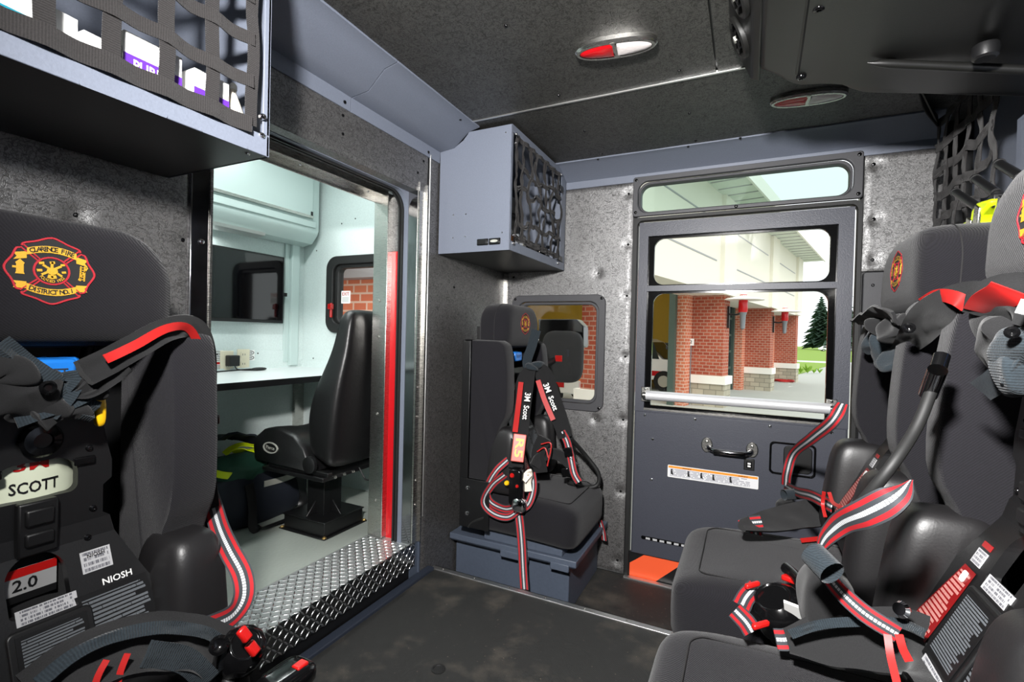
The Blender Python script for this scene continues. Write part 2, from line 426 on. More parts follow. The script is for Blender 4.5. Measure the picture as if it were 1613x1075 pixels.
M['tyre'] = simple('tyre rubber', (20, 20, 20), .8)
M['bay'] = simple('yellow painted bay wall', (206, 176, 70), .8)
M['soffit'] = simple('pale soffit boards', (206, 212, 198), .8)
M['darkglass'] = simple('dark vehicle glass', (40, 48, 48), .08)
M['doorgreen'] = simple('dark green bay door frame', (70, 86, 78), .5)
M['lensred'] = simple('red lamp lens', (200, 18, 26), .15); M['lensclear'] = simple('clear lamp lens', (226, 218, 216), .15, bump=(120, .3, .002))
# ================================================================== THE SETTING
XL = -1.196; YR = 2.354; ZC = 1.848; ZM = .14; XM = -2.34; YM = 2.01; ZLO = -.15
def S(name, mb, mat, parent=None, **k):
    o = mb.build(name, mat, parent, **k)
    if not parent: o['kind'] = 'structure'
    return o
def panel(ax, val, u0, u1, v0, v1, dents, sgn, mat, name, holes=(), step=.0125, th=.02):
    """padded vinyl sheet pulled in around each screw; ax = fixed axis, sgn = side that faces the cab"""
    nu = max(2, int((u1 - u0) / step)); nv = max(2, int((v1 - v0) / step)); mb = MB(); vs = []; fs = []
    def P(u, v, d):
        return (val + sgn * d, u, v) if ax == 'x' else (u, val + sgn * d, v) if ax == 'y' else (u, v, val + sgn * d)
    for i in range(nu + 1):
        for j in range(nv + 1):
            u = u0 + (u1 - u0) * i / nu; v = v0 + (v1 - v0) * j / nv; d = 0
            for (a, b, r, dp) in dents:
                q = sqrt((u - a) ** 2 + (v - b) ** 2) / r
                if q < 3: d -= dp * math.exp(-q * q * .9)
            e = min(u - u0, u1 - u, v - v0, v1 - v); d -= .006 * max(0, 1 - e / .012) ** 2 if name.startswith('wall') else 0
            d += .0016 * noise.noise(V((u * 6, v * 6, val)))
            vs.append(P(u, v, d))
    for i in range(nu):
        for j in range(nv):
            u = u0 + (u1 - u0) * (i + .5) / nu; v = v0 + (v1 - v0) * (j + .5) / nv
            if any(a < u < b and c < v < d for (a, b, c, d) in holes): continue
            f = (i * (nv + 1) + j, (i + 1) * (nv + 1) + j, (i + 1) * (nv + 1) + j + 1, i * (nv + 1) + j + 1)
            fs.append(f if (sgn > 0) == (ax != 'y') else f[::-1])
    mb.add(vs, fs)
    o = S(name, mb, mat, smooth=60)
    return o
# ---- floors
S('floor', MB().box(-1.165, .62, -1.3, 1.70, -.06, 0), M['mat'])
fl = S('floor_step', MB().box(-1.196, .62, 1.70, YR, ZLO - .04, ZLO), M['mat'])
S('trim_1', MB().box(XL - .005, -1.165, -1.3, 1.70, -.05, .012), M['navy'], bev=.004)
t2 = S('trim_2', MB().box(-1.185, .5, 1.70, 1.728, -.012, .004).box(-1.185, .5, 1.722, 1.728, -.05, .004), M['alu'], bev=.0015)
for x in [-1.13 + .155 * i for i in range(9)]: bolt((x, 1.713, .004), (0, 0, 1), .0045, M['steel'], t2, .0015, 'screw')
S('trim_3', MB().box(XL, .6, 1.729, 1.74, ZLO, -.013), M['black'])
dr = S('floor_plug', MB().lathe((-.80, 1.20, 0), (0, 0, 1), [(.021, -.002), (.021, .0025), (.016, .003), (.015, .001), (0, .001)], 24), M['rubber'])
# ---- bulkhead wall with the doorway (left in the photo)
OY0, OY1, OZ1 = .735, 1.575, 1.57
lp = at(290, 378, 'x', XL); l2 = at(122, 338, 'x', XL)
dl = [(lp.y, lp.z, .013, .008), (l2.y, l2.z, .016, .011)]
w = panel('x', XL, -1.3, .70, .0, 1.74, dl, 1, M['vinyl'], 'wall_left')
for (a, b, r, d) in dl: bolt((XL - d + .001, a, b), (1, 0, 0), .0055, M['gloss'], w)
hb = [at(541, 182, 'x', XL), at(541, 211, 'x', XL), at(659, 272, 'x', XL), at(668, 254, 'x', XL)]
w = panel('x', XL, .70, 1.642, OZ1, 1.74, [(p.y, p.z, .010, .004) for p in hb], 1, M['vinyl'], 'wall_left_header')
for p in hb: bolt((XL - .003, p.y, p.z), (1, 0, 0), .0055, M['gloss'], w)
rb = [at(676.5, 352, 'x', XL), at(673.5, 447, 'x', XL), at(716, 453, 'x', XL), at(672, 560, 'x', XL), at(668, 678, 'x', XL)]
w = panel('x', XL, 1.648, YR, ZLO, 1.74, [(p.y, p.z, .011, .005) for p in rb], 1, M['vinyl'], 'wall_left_return')
for p in rb: bolt((XL - .003, p.y, p.z), (1, 0, 0), .0055, M['gloss'], w)
S('trim_4', MB().cyl((XL + .003, 1.645, .24), (XL + .003, 1.645, 1.735), .0035, n=8), M['alu'])
core = MB().box(-1.245, XL - .012, -1.3, OY0 - .01, -.06, 1.85).box(-1.245, XL - .012, OY1 + .01, YR + .02, ZLO, 1.85).box(-1.245, XL - .012, OY0 - .01, OY1 + .01, OZ1 + .012, 1.85)
core.box(-1.44, XL - .008, .1, YR, -.4, .054).box(-1.44, XL - .03, .1, .734, .05, .13)
S('wall_left_core', core, M['blackmetal'])
# the steel channel beside the doorway and the kick panel under it
ch = MB().box(XL - .01, XL + .004, 1.577, 1.581, .14, OZ1 + .035).box(XL - .012, XL - .004, 1.577, 1.628, .14, OZ1 + .035).box(XL - .01, XL + .006, 1.626, 1.630, .14, OZ1 + .035)
t5 = S('trim_5', ch, M['steel'])
for z in (.30, .40, .66, .78, .98, 1.16, 1.36): bolt((XL - .004, 1.602, z), (1, 0, 0), .006, M['steel'], t5)
S('trim_6', MB().box(XL - .03, XL - .006, 1.576, 1.66, .0, .15).box(XL - .03, XL + .002, 1.628, 1.634, .0, .24), M['bluebox'])
S('trim_7', MB().box(XL - .012, XL + .003, .698, .742, .145, OZ1), M['mirror'], bev=.002)
t8 = S('trim_8', MB().box(XL - .012, XL + .007, .742, .748, .145, OZ1), M['steel'])
p = at(316, 381, 'x', XL); bolt((XL + .003, p.y, p.z), (1, 0, 0), .007, M['chrome'], bpy.data.objects['trim_7'])
# tunnel between cab and module
S('trim_9', MB().box(-1.245, XL - .004, OY1, OY1 + .012, .145, OZ1), M['mirror'])
S('trim_10', MB().box(-1.245, XL - .004, OY0, OY1, OZ1, OZ1 + .012), M['vinyl'])
inn = rrect(OY0, OY1 - .002, .145, OZ1 - .002, [.004, .075, .075, .004], 8); out = rrect(OY0 - .04, OY1 + .04, .105, OZ1 + .04, .08, 8)
S('trim_11', MB().ringprism(out, inn, 'x', -1.265, -1.245), M['bluegrey'])
inn2 = rrect(OY0 + .006, OY1 - .008, .145, OZ1 - .008, [.004, .07, .07, .004], 8)
S('trim_12', MB().ringprism(out, inn2, 'x', -1.273, -1.266).ringprism(out, inn, 'x', -1.281, -1.274).ringprism(out, inn2, 'x', -1.289, -1.282), M['rubber'])
S('trim_13', MB().box(-1.337, -1.289, OY1 + .012, OY1 + .03, .145, 1.335), M['red'])
S('trim_14', MB().box(-1.337, -1.289, OY1 + .012, OY1 + .03, 1.337, 1.62).box(-1.36, -1.289, OY0, OY1 + .03, OZ1 + .02, OZ1 + .04), M['vinyl'])
post = MB().box(-1.412, -1.337, OY1 - .012, OY1 + .03, .15, OZ1).box(-1.341, -1.335, OY1 - .016, OY1 + .03, .15, OZ1)
t15 = S('trim_15', post, M['steel'], bev=.002)
for z in (.30, .66, .98, 1.13): bolt((-1.375, OY1 - .0125, z), (0, -1, 0), .006, M['steel'], t15)
t16 = S('trim_16', MB().box(-1.412, -1.365, OY0 - .02, OY1 + .02, OZ1 - .004, OZ1 + .03).box(-1.412, -1.406, OY0 - .02, OY1, OZ1 - .03, OZ1), M['steel'], bev=.002)
for y in (.95, 1.17, 1.50): bolt((-1.39, y, OZ1 - .004), (0, 0, -1), .005, M['chrome'], t16)
# ---- tread plate sill: raised lugs in alternating directions on the top and the riser
top = MB().box(-1.415, XL - .001, OY0 - .5, OY1 + .012, ZM - .03, .1455); ris = MB().box(XL - .006, XL + .001, OY0 - .5, 1.60, .055, .1455)
def lug(mb, c, ax, ay, n, L=.0125, W=.0034, H=.0016):
    pts = []; m = 10
    for i in range(m): q = 2 * pi * i / m; pts.append((cos(q) * L, sin(q) * W * (1 - .45 * abs(cos(q)))))
    mb.loft([[c + ax * a + ay * b for a, b in pts], [c + ax * a * .82 + ay * b * .5 + n * H for a, b in pts]])
lt = MB(); lr = MB(); st = .0195
for i in range(-26, 46):
    for j in range(0, 12):
        y = OY0 + i * st; x = XL - .008 - j * st
        if y > OY1 - .004 or x < -1.41 or y < .235: continue
        d = 1 if (i + j) % 2 else -1
        lug(lt, V((x, y, .1455)), V((.7071, .7071 * d, 0)), V((-.7071 * d, .7071, 0)), V((0, 0, 1)))
    for j in range(5):
        y = OY0 + i * st; z = .1375 - j * st
        if y > 1.595 or y < .235: continue
        d = 1 if (i + j) % 2 else -1
        lug(lr, V((XL + .001, y, z)), V((0, .7071, .7071 * d)), V((0, -.7071 * d, .7071)), V((1, 0, 0)))
t17 = S('trim_17', top, M['plate']); lt.build('tread_pattern', M['lug'], t17, smooth=0)
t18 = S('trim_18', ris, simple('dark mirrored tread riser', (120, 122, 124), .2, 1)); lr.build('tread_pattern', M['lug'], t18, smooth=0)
# ---- ceiling, cove trims
cb = [at(797, 41, 'z', ZC), at(618, 95, 'z', ZC), at(728, 186, 'z', ZC), at(880, 151, 'z', ZC), at(1070, 112, 'z', ZC)]
cb2 = [at(741, 196, 'z', ZC), at(890, 164, 'z', ZC), at(1074, 128, 'z', ZC), at(921, 207, 'z', ZC), at(1086, 179, 'z', ZC), at(947, 243, 'z', ZC), at(1096, 222, 'z', ZC)]
w = panel('z', ZC, -1.09, -.112, -1.3, 1.655, [(p.x, p.y, .010, .003) for p in cb], -1, M['vinylc'], 'ceiling')
for p in cb: bolt((p.x, p.y, ZC + .001), (0, 0, -1), .0055, M['gloss'], w)
w = panel('z', ZC, -.106, .8, -1.3, 1.655, [], -1, M['vinylc'], 'ceiling_right', step=.04)
w = panel('z', ZC, -1.09, .8, 1.665, YR, [(p.x, p.y, .010, .003) for p in cb2], -1, M['vinylc'], 'ceiling_front')
for p in cb2: bolt((p.x, p.y, ZC + .001), (0, 0, -1), .0055, M['gloss'], w)
S('ceiling_core', MB().box(-1.26, .82, -1.3, YR + .05, ZC + .012, ZC + .06), M['blackmetal'])
S('trim_19', MB().box(-1.06, .05, 1.656, 1.664, ZC - .003, ZC + .006), M['alu'])
def cove_l(name, y0, y1):
    pr = [(XL - .004, 1.722), (XL + .004, 1.722), (XL + .006, 1.768), (-1.118, 1.776), (-1.052, 1.832), (-1.002, 1.842), (-1.002, ZC + .004), (XL - .004, ZC + .004)]
    return S(name, MB().loft([[(x, y, z) for x, z in pr] for y in (y0, y1)]), M['bluegrey'])
c1 = cove_l('trim_20', -1.3, 1.196); c2 = cove_l('trim_21', 1.2, 1.71)
for P, pr in (((604, 101), c1), ((725, 188), c2)):
    p = at(*P, 'z', 1.839); bolt((p.x, p.y, 1.8385), (0, 0, -1), .006, M['gloss'], pr)
for P, pr in (((543, 161), c1), ((675, 240), c2)):
    p = at(*P, 'x', XL + .005); bolt((XL + .005, p.y, p.z), (1, 0, 0), .006, M['gloss'], pr)
pr = [(YR + .004, 1.752), (YR - .006, 1.752), (YR - .008, 1.786), (YR - .105, 1.838), (YR - .135, 1.842), (YR - .135, ZC + .004), (YR + .004, ZC + .004)]
c3 = S('trim_22', MB().loft([[(x, y, z) for y, z in pr] for x in (-1.19, .64)]), M['bluegrey'])
for P in ((942, 251), (1084, 231), (1166, 218)):
    p = at(*P, 'z', 1.84); bolt((p.x, p.y, 1.84), (0, 0, -1), .005, M['gloss'], c3)
# ---- outer side wall with the door (right in the photo)
W2 = (-1.145, -.632, .63, 1.215); DX0, DX1 = -.512, .405
b1 = [at(*q, 'y', YR) for q in ((990, 305), (989, 385), (987, 466), (984.5, 562), (981, 662), (977, 775), (972, 884), (942, 431), (808, 437), (937, 660))]
w = panel('y', YR, -1.19, DX0, ZLO, 1.755, [(p.x, p.z, .017, .011) for p in b1], -1, M['vinyl'], 'wall_right', [(W2[0] + .03, W2[1] - .03, W2[2] + .03, W2[3] - .03)])
for p in b1: bolt((p.x, YR + .007, p.z), (0, -1, 0), .006, M['gloss'], w)
b2 = [at(*q, 'y', YR) for q in ((1377, 258), (1377, 345), (1375, 409))]
w = panel('y', YR, DX1, .66, 1.292, 1.755, [(p.x, p.z, .018, .012) for p in b2], -1, M['vinyl'], 'wall_right_upper')
for p in b2: bolt((p.x, YR + .008, p.z), (0, -1, 0), .007, M['gloss'], w)
wl = S('wall_right_lower', MB().prism(rrect(DX1 + .004, .68, ZLO, 1.287, .012), 'y', YR - .01, YR + .02), M['framegrey'], bev=.003)
p = at(1374, 450, 'y', YR); bolt((p.x, YR - .01, p.z), (0, -1, 0), .006, M['gloss'], wl)
y0, y1 = YR + .014, YR + .06
co = MB().box(-1.26, W2[0] + .03, y0, y1, -.3, 1.9).box(W2[1] - .03, DX0 + .02, y0, y1, -.3, 1.9).box(W2[0] + .03, W2[1] - .03, y0, y1, -.3, W2[2] + .03).box(W2[0] + .03, W2[1] - .03, y0, y1, W2[3] - .03, 1.9)
co.box(DX1 - .01, .9, y0 + .01, y1, -.3, 1.9).box(DX0 + .02, DX1 - .01, y0, y1, 1.765, 1.9).box(DX0, DX1, y0, y1, -.3, ZLO - .005)
S('wall_right_core', co, M['blackmetal'])
S('trim_23', MB().box(XL - .002, XL + .02, YR - .003, YR + .004, ZLO, 1.34).box(XL - .003, XL + .004, YR - .02, YR + .004, ZLO, 1.34), M['steel'])
# small fixed window
w1 = thing('window_1', 'small square cab window with a moulded frame behind the corner seat', 'window', (-.89, YR, .92), kind='structure')
o_ = rrect(*W2, .045, 8); i_ = rrect(W2[0] + .05, W2[1] - .05, W2[2] + .05, W2[3] - .05, .04, 8); mid = rrect(W2[0] + .035, W2[1] - .035, W2[2] + .035, W2[3] - .035, .05, 8)
MB().ringprism(o_, mid, 'y', YR - .012, YR + .005).ringprism(mid, i_, 'y', YR + .004, YR + .045).build('frame', M['framegrey'], w1, bev=.004)
MB().prism(i_, 'y', YR + .028, YR + .032).build('pane', M['glass'], w1)
for x in (W2[0] + .02, W2[1] - .02):
    for z in (W2[2] + .02, W2[3] - .02): bolt((x, YR - .012, z), (0, -1, 0), .0075, M['gloss'], w1)
# transom window
w2 = thing('window_2', 'wide low transom window in a grey moulded frame above the cab door', 'window', (-.05, YR, 1.68), kind='structure')
T = (-.512, .398, 1.583, 1.772); o_ = rrect(*T, .012, 8); i_ = rrect(-.478, .356, 1.606, 1.735, .045, 8); mid = rrect(-.488, .366, 1.598, 1.748, .05, 8)
MB().ringprism(o_, mid, 'y', YR - .014, YR + .005).ringprism(mid, i_, 'y', YR + .004, YR + .05).build('frame', M['framegrey'], w2, bev=.004)
MB().prism(i_, 'y', YR + .036, YR + .04).build('pane', M['tint'], w2)
for x, z in ((-.497, 1.757), (-.497, 1.603), (.383, 1.757), (.383, 1.6), (-.06, 1.592)): bolt((x, YR - .014, z), (0, -1, 0), .0075, M['gloss'], w2)
# ---- the cab door
d = thing('door_1', 'dark grey cab door with two stacked windows and a grab rail', 'door', (-.05, YR, ZLO), kind='structure')
do = rrect(-.505, .40, ZLO, 1.578, [.004, .03, .03, .004], 8); di = rrect(-.487, .385, ZLO + .001, 1.562, [.002, .025, .025, .002], 8)
MB().ringprism(do, di, 'y', YR - .012, YR + .03).build('seal', M['rubber'], d, bev=.003)
di2 = rrect(-.478, .376, -.03, 1.553, [.004, .022, .022, .004], 8)
hole = MB(); x0, x1 = -.435, .322
face = MB().box(-.478, x0, YR - .006, YR + .03, .655, 1.553).box(x1, .376, YR - .006, YR + .03, .655, 1.553).box(x0, x1, YR - .006, YR + .03, 1.487, 1.553).box(x0, x1, YR - .006, YR + .03, 1.226, 1.252)
face.build('door_frame', M['doorgrey'], d)
lo = MB().box(-.478, .376, YR - .004, YR + .03, -.03, .672); lo.box(-.472, .370, YR - .014, YR - .004, -.026, .655); lo.build('door_skin', M['doorgrey'], d, bev=.003)
for (za, zb, na) in ((1.258, 1.476, 'u'), (.684, 1.216, 'l')):
    ro = rrect(x0 - .002, x1 + .002, (1.252 if na == 'u' else .668), (1.487 if na == 'u' else 1.226), .006, 8); ri = rrect(-.408, .297, za, zb, .045 if na == 'u' else [.004, .05, .05, .004], 8)
    g = MB().ringprism(ro, ri, 'y', YR + .012, YR + .03).build('window_gasket', M['gloss'], d)
    MB().prism(ri, 'y', YR + .018, YR + .022).build('pane', M['glass'], g)
MB().box(x0, x1, YR - .006, YR + .03, .662, .672).build('sill_strip', M['steel'], d)
for P in ((1016, 654), (1095, 661), (1213, 672), (1310, 682), (1028, 692), (1026, 756)):
    p = at(*P, 'y', YR - .014); bolt((p.x, YR - .014, p.z), (0, -1, 0), .0065, M['chrome'], d)
# handle
h = MB(); hz = .527; a, b = -.142, .028
h.tube([(a, YR - .02, hz), (a + .004, YR - .04, hz - .006), (a + .03, YR - .055, hz - .01), (-.06, YR - .06, hz - .012), (b - .03, YR - .055, hz - .01), (b - .004, YR - .04, hz - .006), (b, YR - .02, hz)], .0105, 12)
h.box(a + .02, b - .02, YR - .064, YR - .044, hz - .024, hz - .002)
hd = h.build('pull_handle', M['mirror'], d, bev=.004)
for x, s in ((a - .008, -1), (b + .004, 1)):
    m = MB(); m.prism(ell(x, hz + .004, .024, .034), 'y', YR - .024, YR - .013); m.build('mount', M['steel'], hd, bev=.004)
    for z in (hz - .01, hz + .02): bolt((x, YR - .024, z), (0, -1, 0), .0065, M['steel'], hd)
# lock switch
p = at(1180, 732, 'y', YR - .014)
sw = MB().box(p.x - .021, p.x + .021, YR - .02, YR - .012, p.z - .025, p.z + .025).build('lock_switch', M['black'], d, bev=.003)
MB().box(p.x - .010, p.x + .010, YR - .026, YR - .02, p.z - .014, p.z + .014).build('rocker', M['gloss'], sw, bev=.002)
m = MB(); m.box(p.x - .006, p.x + .006, YR - .0268, YR - .026, p.z + .002, p.z + .009).box(p.x - .006, p.x + .006, YR - .0268, YR - .026, p.z - .009, p.z - .002); m.build('icon', M['white'], sw)
# latch pocket
la = rrect(.098, .268, .44, .578, .018, 6); lb = rrect(.106, .26, .448, .57, .014, 6)
lt_ = MB().ringprism(la, lb, 'y', YR - .022, YR + .02).prism(lb, 'y', YR + .012, YR + .02).build('latch_pocket', M['gloss'], d, bev=.003)
MB().prism(rrect(.15, .256, .452, .566, .02, 6), 'y', YR - .016, YR - .006).build('latch_paddle', M['black'], lt_, bev=.004)
MB().box(.126, .142, YR - .004, YR + .006, .49, .515).build('latch_flag', M['redplastic'], lt_)
# warning label
lbw = MB().prism(rrect(-.316, .06, .362, .418, .004, 3), 'y', YR - .0155, YR - .014).build('warning_label', M['carton'], d)
m = MB(); q = YR - .0158; m.quad((-.313, q, .365), (.057, q, .365), (.057, q, .415), (-.313, q, .415)); m.build('printed_face', M['lab_warn'], lbw)
m = MB()
for x in (-.298, -.225, -.17, -.12, -.05):
    m.prism(ell(x, .397, .004, .004, 10), 'y', q - .0004, q - .0002).prism([(x - .003, .376), (x + .008, .374), (x + .005, .384), (x + .003, .393), (x - .004, .393)], 'y', q - .0004, q - .0002)
m.build('pictogram', M['black'], lbw)
m = MB()
for x in (-.232, .0): m.text('WARNING', (x, q, .409), (1, 0, 0), (0, 0, 1), .008, .0005)
m.build('lettering', M['black'], lbw)
# perforated step-light strip
p = at(1010, 846, 'y', YR - .014); q = at(1085, 859, 'y', YR - .014)
sl = MB().prism(rrect(p.x, q.x + .1, p.z - .008, p.z + .008, .007, 5), 'y', YR - .019, YR - .013).build('step_light_strip', M['gloss'], d, bev=.002)
for i in range(9): MB().box(p.x + .022 + i * .032, p.x + .042 + i * .032, YR - .0205, YR - .0188, p.z - .0045, p.z + .0045).build('lens', M['alutube'], sl)
# orange chevron sheet below the door edge
MB().box(-.487, .385, YR + .002, YR + .012, ZLO, -.028).build('kick_plate', M['black'], d)
m = MB(); m.add([(-.482, YR + .0015, ZLO + .002), (-.36, YR + .0015, ZLO + .002), (-.232, YR + .0015, -.029), (-.41, YR + .0015, -.029), (-.482, YR + .0015, -.085)], [(0, 1, 2, 3, 4)])
m.add([(-.15, YR + .0015, ZLO + .002), (.03, YR + .0015, ZLO + .002), (.152, YR + .0015, -.029), (-.028, YR + .0015, -.029)], [(0, 1, 2, 3)])
m.build('chevron_sheet', M['orange'], d)
MB().box(-.505, .4, YR - .03, YR - .004, ZLO - .002, ZLO + .006).build('sill_plate', M['alu'], d, bev=.001)
# grab rail across the window
gz = .738; gy = YR - .055; gl = at(1018, 620, 'y', gy); gr = at(1307, 639, 'y', gy)
ga = MB().cyl((gl.x, gy, gz), (gr.x, gy, gz), .0215, n=20).build('grab_rail', M['alutube'], d)
for x, s in ((gl.x - .012, -1), (gr.x + .012, 1)):
    m = MB().box(x - .02, x + .02, YR - .012, YR - .006, gz - .036, gz + .034); m.cyl((x - s * .018, gy, gz), (x + s * .006, gy, gz), .014).cyl((x, gy, gz), (x, YR - .008, gz), .012)
    b_ = m.build('rail_bracket', M['steel'], ga, bev=.003)
    for z in (gz - .026, gz + .024): bolt((x, YR - .012, z), (0, -1, 0), .006, M['chrome'], ga)
# ---- walls nobody sees from here but which close the cab: front bulkhead behind the rear-facing seats, near side
S('wall_front', MB().box(.74, .78, -1.3, YR + .05, -.3, 1.9), M['bluegrey'])
S('wall_near', MB().box(-1.26, .8, -1.34, -1.3, -.3, 1.9), M['vinyl'])
# ================================================================== MODULE ROOM beyond the doorway
S('floor_module', MB().box(XM - .03, -1.41, .1, YM + .03, ZM - .05, ZM), M['modfloor'])
S('wall_module_far', MB().box(XM - .03, XM, .1, YM + .03, ZM, 2.0), M['modwall'])
wx0, wx1, wz0, wz1 = -2.13, -1.66, .99, 1.415
hx0, hx1, hz0, hz1 = wx0 + .03, wx1 - .03, wz0 + .03, wz1 - .03
S('wall_module_end', MB().box(XM, hx0, YM, YM + .03, ZM, 2.0).box(hx1, -1.40, YM, YM + .03, ZM, 2.0).box(hx0, hx1, YM, YM + .03, ZM, hz0).box(hx0, hx1, YM, YM + .03, hz1, 2.0), M['modwall'])
S('wall_module_near', MB().box(XM - .03, -1.40, .07, .1, ZM, 2.0), M['modwall'])
S('wall_module_side', MB().box(-1.432, -1.412, .1, .70, ZM, 2.0).box(-1.432, -1.412, OY1 + .03, YM + .03, ZM, 2.0).box(-1.432, -1.412, .70, OY1 + .03, OZ1 + .03, 2.0), M['modwall'])
S('ceiling_module', MB().box(XM - .03, -1.41, .07, YM + .03, 1.97, 2.0), M['modwall'])
# corner raceway: two folded strips beside the screen
S('trim_24', MB().box(XM, XM + .012, 1.875, 1.905, .82, 1.49).box(XM, XM + .03, 1.905, 1.955, .80, 1.52), M['modcab'], bev=.002)
S('trim_25', MB().box(XM, XM + .02, YM - .06, YM, ZM, .78), M['steel'])
S('trim_26', MB().box(XM, XM + .006, .3, YM, .79, .885), M['modwall'], bev=.001)
ws = bpy.data.objects['trim_26']
for y in (1.50, 1.72, 1.9): bolt((XM + .006, y, .872), (1, 0, 0), .004, M['black'], ws, .002, 'screw')
we = bpy.data.objects['wall_module_end']
for x, z in ((-2.05, 1.60), (-1.95, 1.62), (-2.24, 1.46), (-2.25, .84), (-2.1, .66), (-2.0, .84)): bolt((x, YM, z), (0, -1, 0), .004, M['black'], we, .002, 'screw')
# window in the end wall
mw = thing('window_3', 'black framed module window with red exit lever looking onto a brick wall', 'window', (-1.9, YM, 1.2), kind='structure')
o_ = rrect(wx0, wx1, wz0, wz1, .07, 8); mid = rrect(wx0 + .05, wx1 - .05, wz0 + .05, wz1 - .045, .045, 8); i_ = rrect(wx0 + .075, wx1 - .06, wz0 + .06, wz1 - .065, .03, 8)
MB().ringprism(o_, mid, 'y', YM - .03, YM + .001).ringprism(mid, i_, 'y', YM - .012, YM + .03).build('frame', M['rubber'], mw, bev=.006)
MB().prism(i_, 'y', YM + .006, YM + .01).build('pane', M['glass'], mw)
m = MB().cyl((wx0 + .05, YM - .036, 1.075), (wx0 + .05, YM - .036, 1.155), .008).box(wx0 + .036, wx0 + .064, YM - .05, YM - .03, 1.12, 1.15); m.build('release_lever', M['redplastic'], mw, bev=.003)
st = MB().prism(rrect(wx0 + .085, wx0 + .15, 1.155, 1.225, .004, 3), 'y', YM + .003, YM + .0055).build('exit_sticker', M['carton'], mw)
m = MB().text('EXIT', (wx0 + .1175, YM + .003, 1.207), (1, 0, 0), (0, 0, 1), .026, .0006); m.build('lettering', M['redplastic'], st)
m = MB(); q = YM + .0026
for z in (1.165, 1.172, 1.179, 1.186): m.box(wx0 + .092, wx0 + .143, q - .0002, q, z, z + .003)
m.build('small_print', M['greyprint'], st)
# desk
dk = thing('desk', 'white desktop with black edge fixed along the far module wall', 'desk', (-2.06, 1.2, .76))
MB().box(XM, -1.785, .3, YM, .766, .79).build('desktop', M['desk'], dk)
MB().box(-1.786, -1.778, .3, YM, .764, .7905).build('edge_strip', M['black'], dk)
MB().box(XM, -1.80, YM - .012, YM, .79, .83).box(XM + .0, XM + .012, .3, YM, .79, .80).build('upstand', M['modwall'], dk)
# wall cabinet
kc = thing('wall_cabinet', 'pale wall cabinet with flap door above the module desk', 'cabinet', (-2.25, 1.2, 1.7))
pr = [(XM, 1.49), (XM + .03, 1.478), (XM + .10, 1.49), (-2.20, 1.535), (-2.19, 1.56), (-2.19, 1.96), (XM, 1.96)]
MB().loft([[(x, y, z) for x, z in pr] for y in (.3, YM - .03)]).build('cabinet_body', M['modcab'], kc, bev=.006)
dp = MB().box(-2.192, -2.178, .32, YM - .085, 1.625, 1.95).build('flap_door', M['modcab'], kc, bev=.003)
MB().box(-2.181, -2.172, .32, YM - .085, 1.618, 1.632).build('door_pull', M['steel'], dp)
MB().box(-2.192, -2.18, .32, YM - .06, 1.57, 1.605).build('bottom_rail', M['modcab'], kc, bev=.003)
MB().box(-2.181, -2.174, YM - .10, YM - .088, 1.63, 1.655).build('latch', M['black'], dp)
uc = MB().loft([[(x, y, z) for x, z in ((XM + .05, 1.478), (XM + .13, 1.49), (XM + .125, 1.475), (XM + .06, 1.466))] for y in (1.2, 1.66)]).build('light_bar', M['alu'], kc)
# screen
tv = thing('wall_screen', 'black flat screen mounted on the module wall above the desk', 'monitor', (XM, 1.5, 1.2))
b_ = MB().box(XM + .012, XM + .035, 1.18, 1.85, 1.035, 1.40).build('bezel', M['black'], tv, bev=.003)
MB().box(XM + .035, XM + .0365, 1.19, 1.84, 1.052, 1.39).build('display', M['screen'], tv)
MB().box(XM, XM + .012, 1.4, 1.6, 1.12, 1.28).build('mount_plate', M['blackmetal'], tv)
MB().box(XM + .02, XM + .034, 1.85, 1.872, 1.185, 1.205).build('side_clip', M['black'], tv)
# outlets, adapter, stickers on the wall strip
def outlet(P, lab):
    p = at(*P, 'x', XM + .008); t = thing('power_outlet', lab, 'outlet', (XM, p.y, p.z))
    MB().box(XM + .006, XM + .0115, p.y - .034, p.y + .034, p.z - .054, p.z + .054).build('cover_plate', M['beige'], t, bev=.002)
    for dz in (-.024, .024):
        s_ = MB().prism(rrect(p.y - .016, p.y + .016, p.z + dz - .018, p.z + dz + .018, .008, 4), 'x', XM + .0113, XM + .0135).build('socket', M['beige'], t)
        m = MB()
        for dy in (-.006, .006): m.box(XM + .0134, XM + .0139, p.y + dy - .0012, p.y + dy + .0012, p.z + dz - .002, p.z + dz + .008)
        m.build('slots', M['black'], s_)
    return p
p1 = outlet((357, 570), 'ivory power outlet with a black adapter plugged in'); p2 = outlet((383, 567), 'ivory power outlet with nothing plugged in')
ad = thing('power_adapter', 'small black plug-in adapter in the ivory outlet, its cable coiled on the desk', 'adapter', (XM + .01, p1.y, p1.z))
MB().box(XM + .0142, XM + .052, p1.y - .012, p1.y + .042, p1.z - .022, p1.z + .032).build('housing', M['black'], ad, bev=.004)
cz = .7945
MB().tube([(XM + .03, p1.y + .015, p1.z - .02), (XM + .04, p1.y + .018, cz + .03), (XM + .06, p1.y + .02, cz + .004), (XM + .10, p1.y + .05, cz), (XM + .13, p1.y + .12, cz + .002), (XM + .09, p1.y + .13, cz + .004), (XM + .11, p1.y + .02, cz + .004), (XM + .10, p1.y - .12, cz)], .0035, 8).build('cable', M['rubber'], ad)
MB().pillow((XM + .115, p1.y + .10, cz + .004), (.018, .04, .008), (.8, .8), 16, 8).build('cable_bundle', M['rubber'], ad)
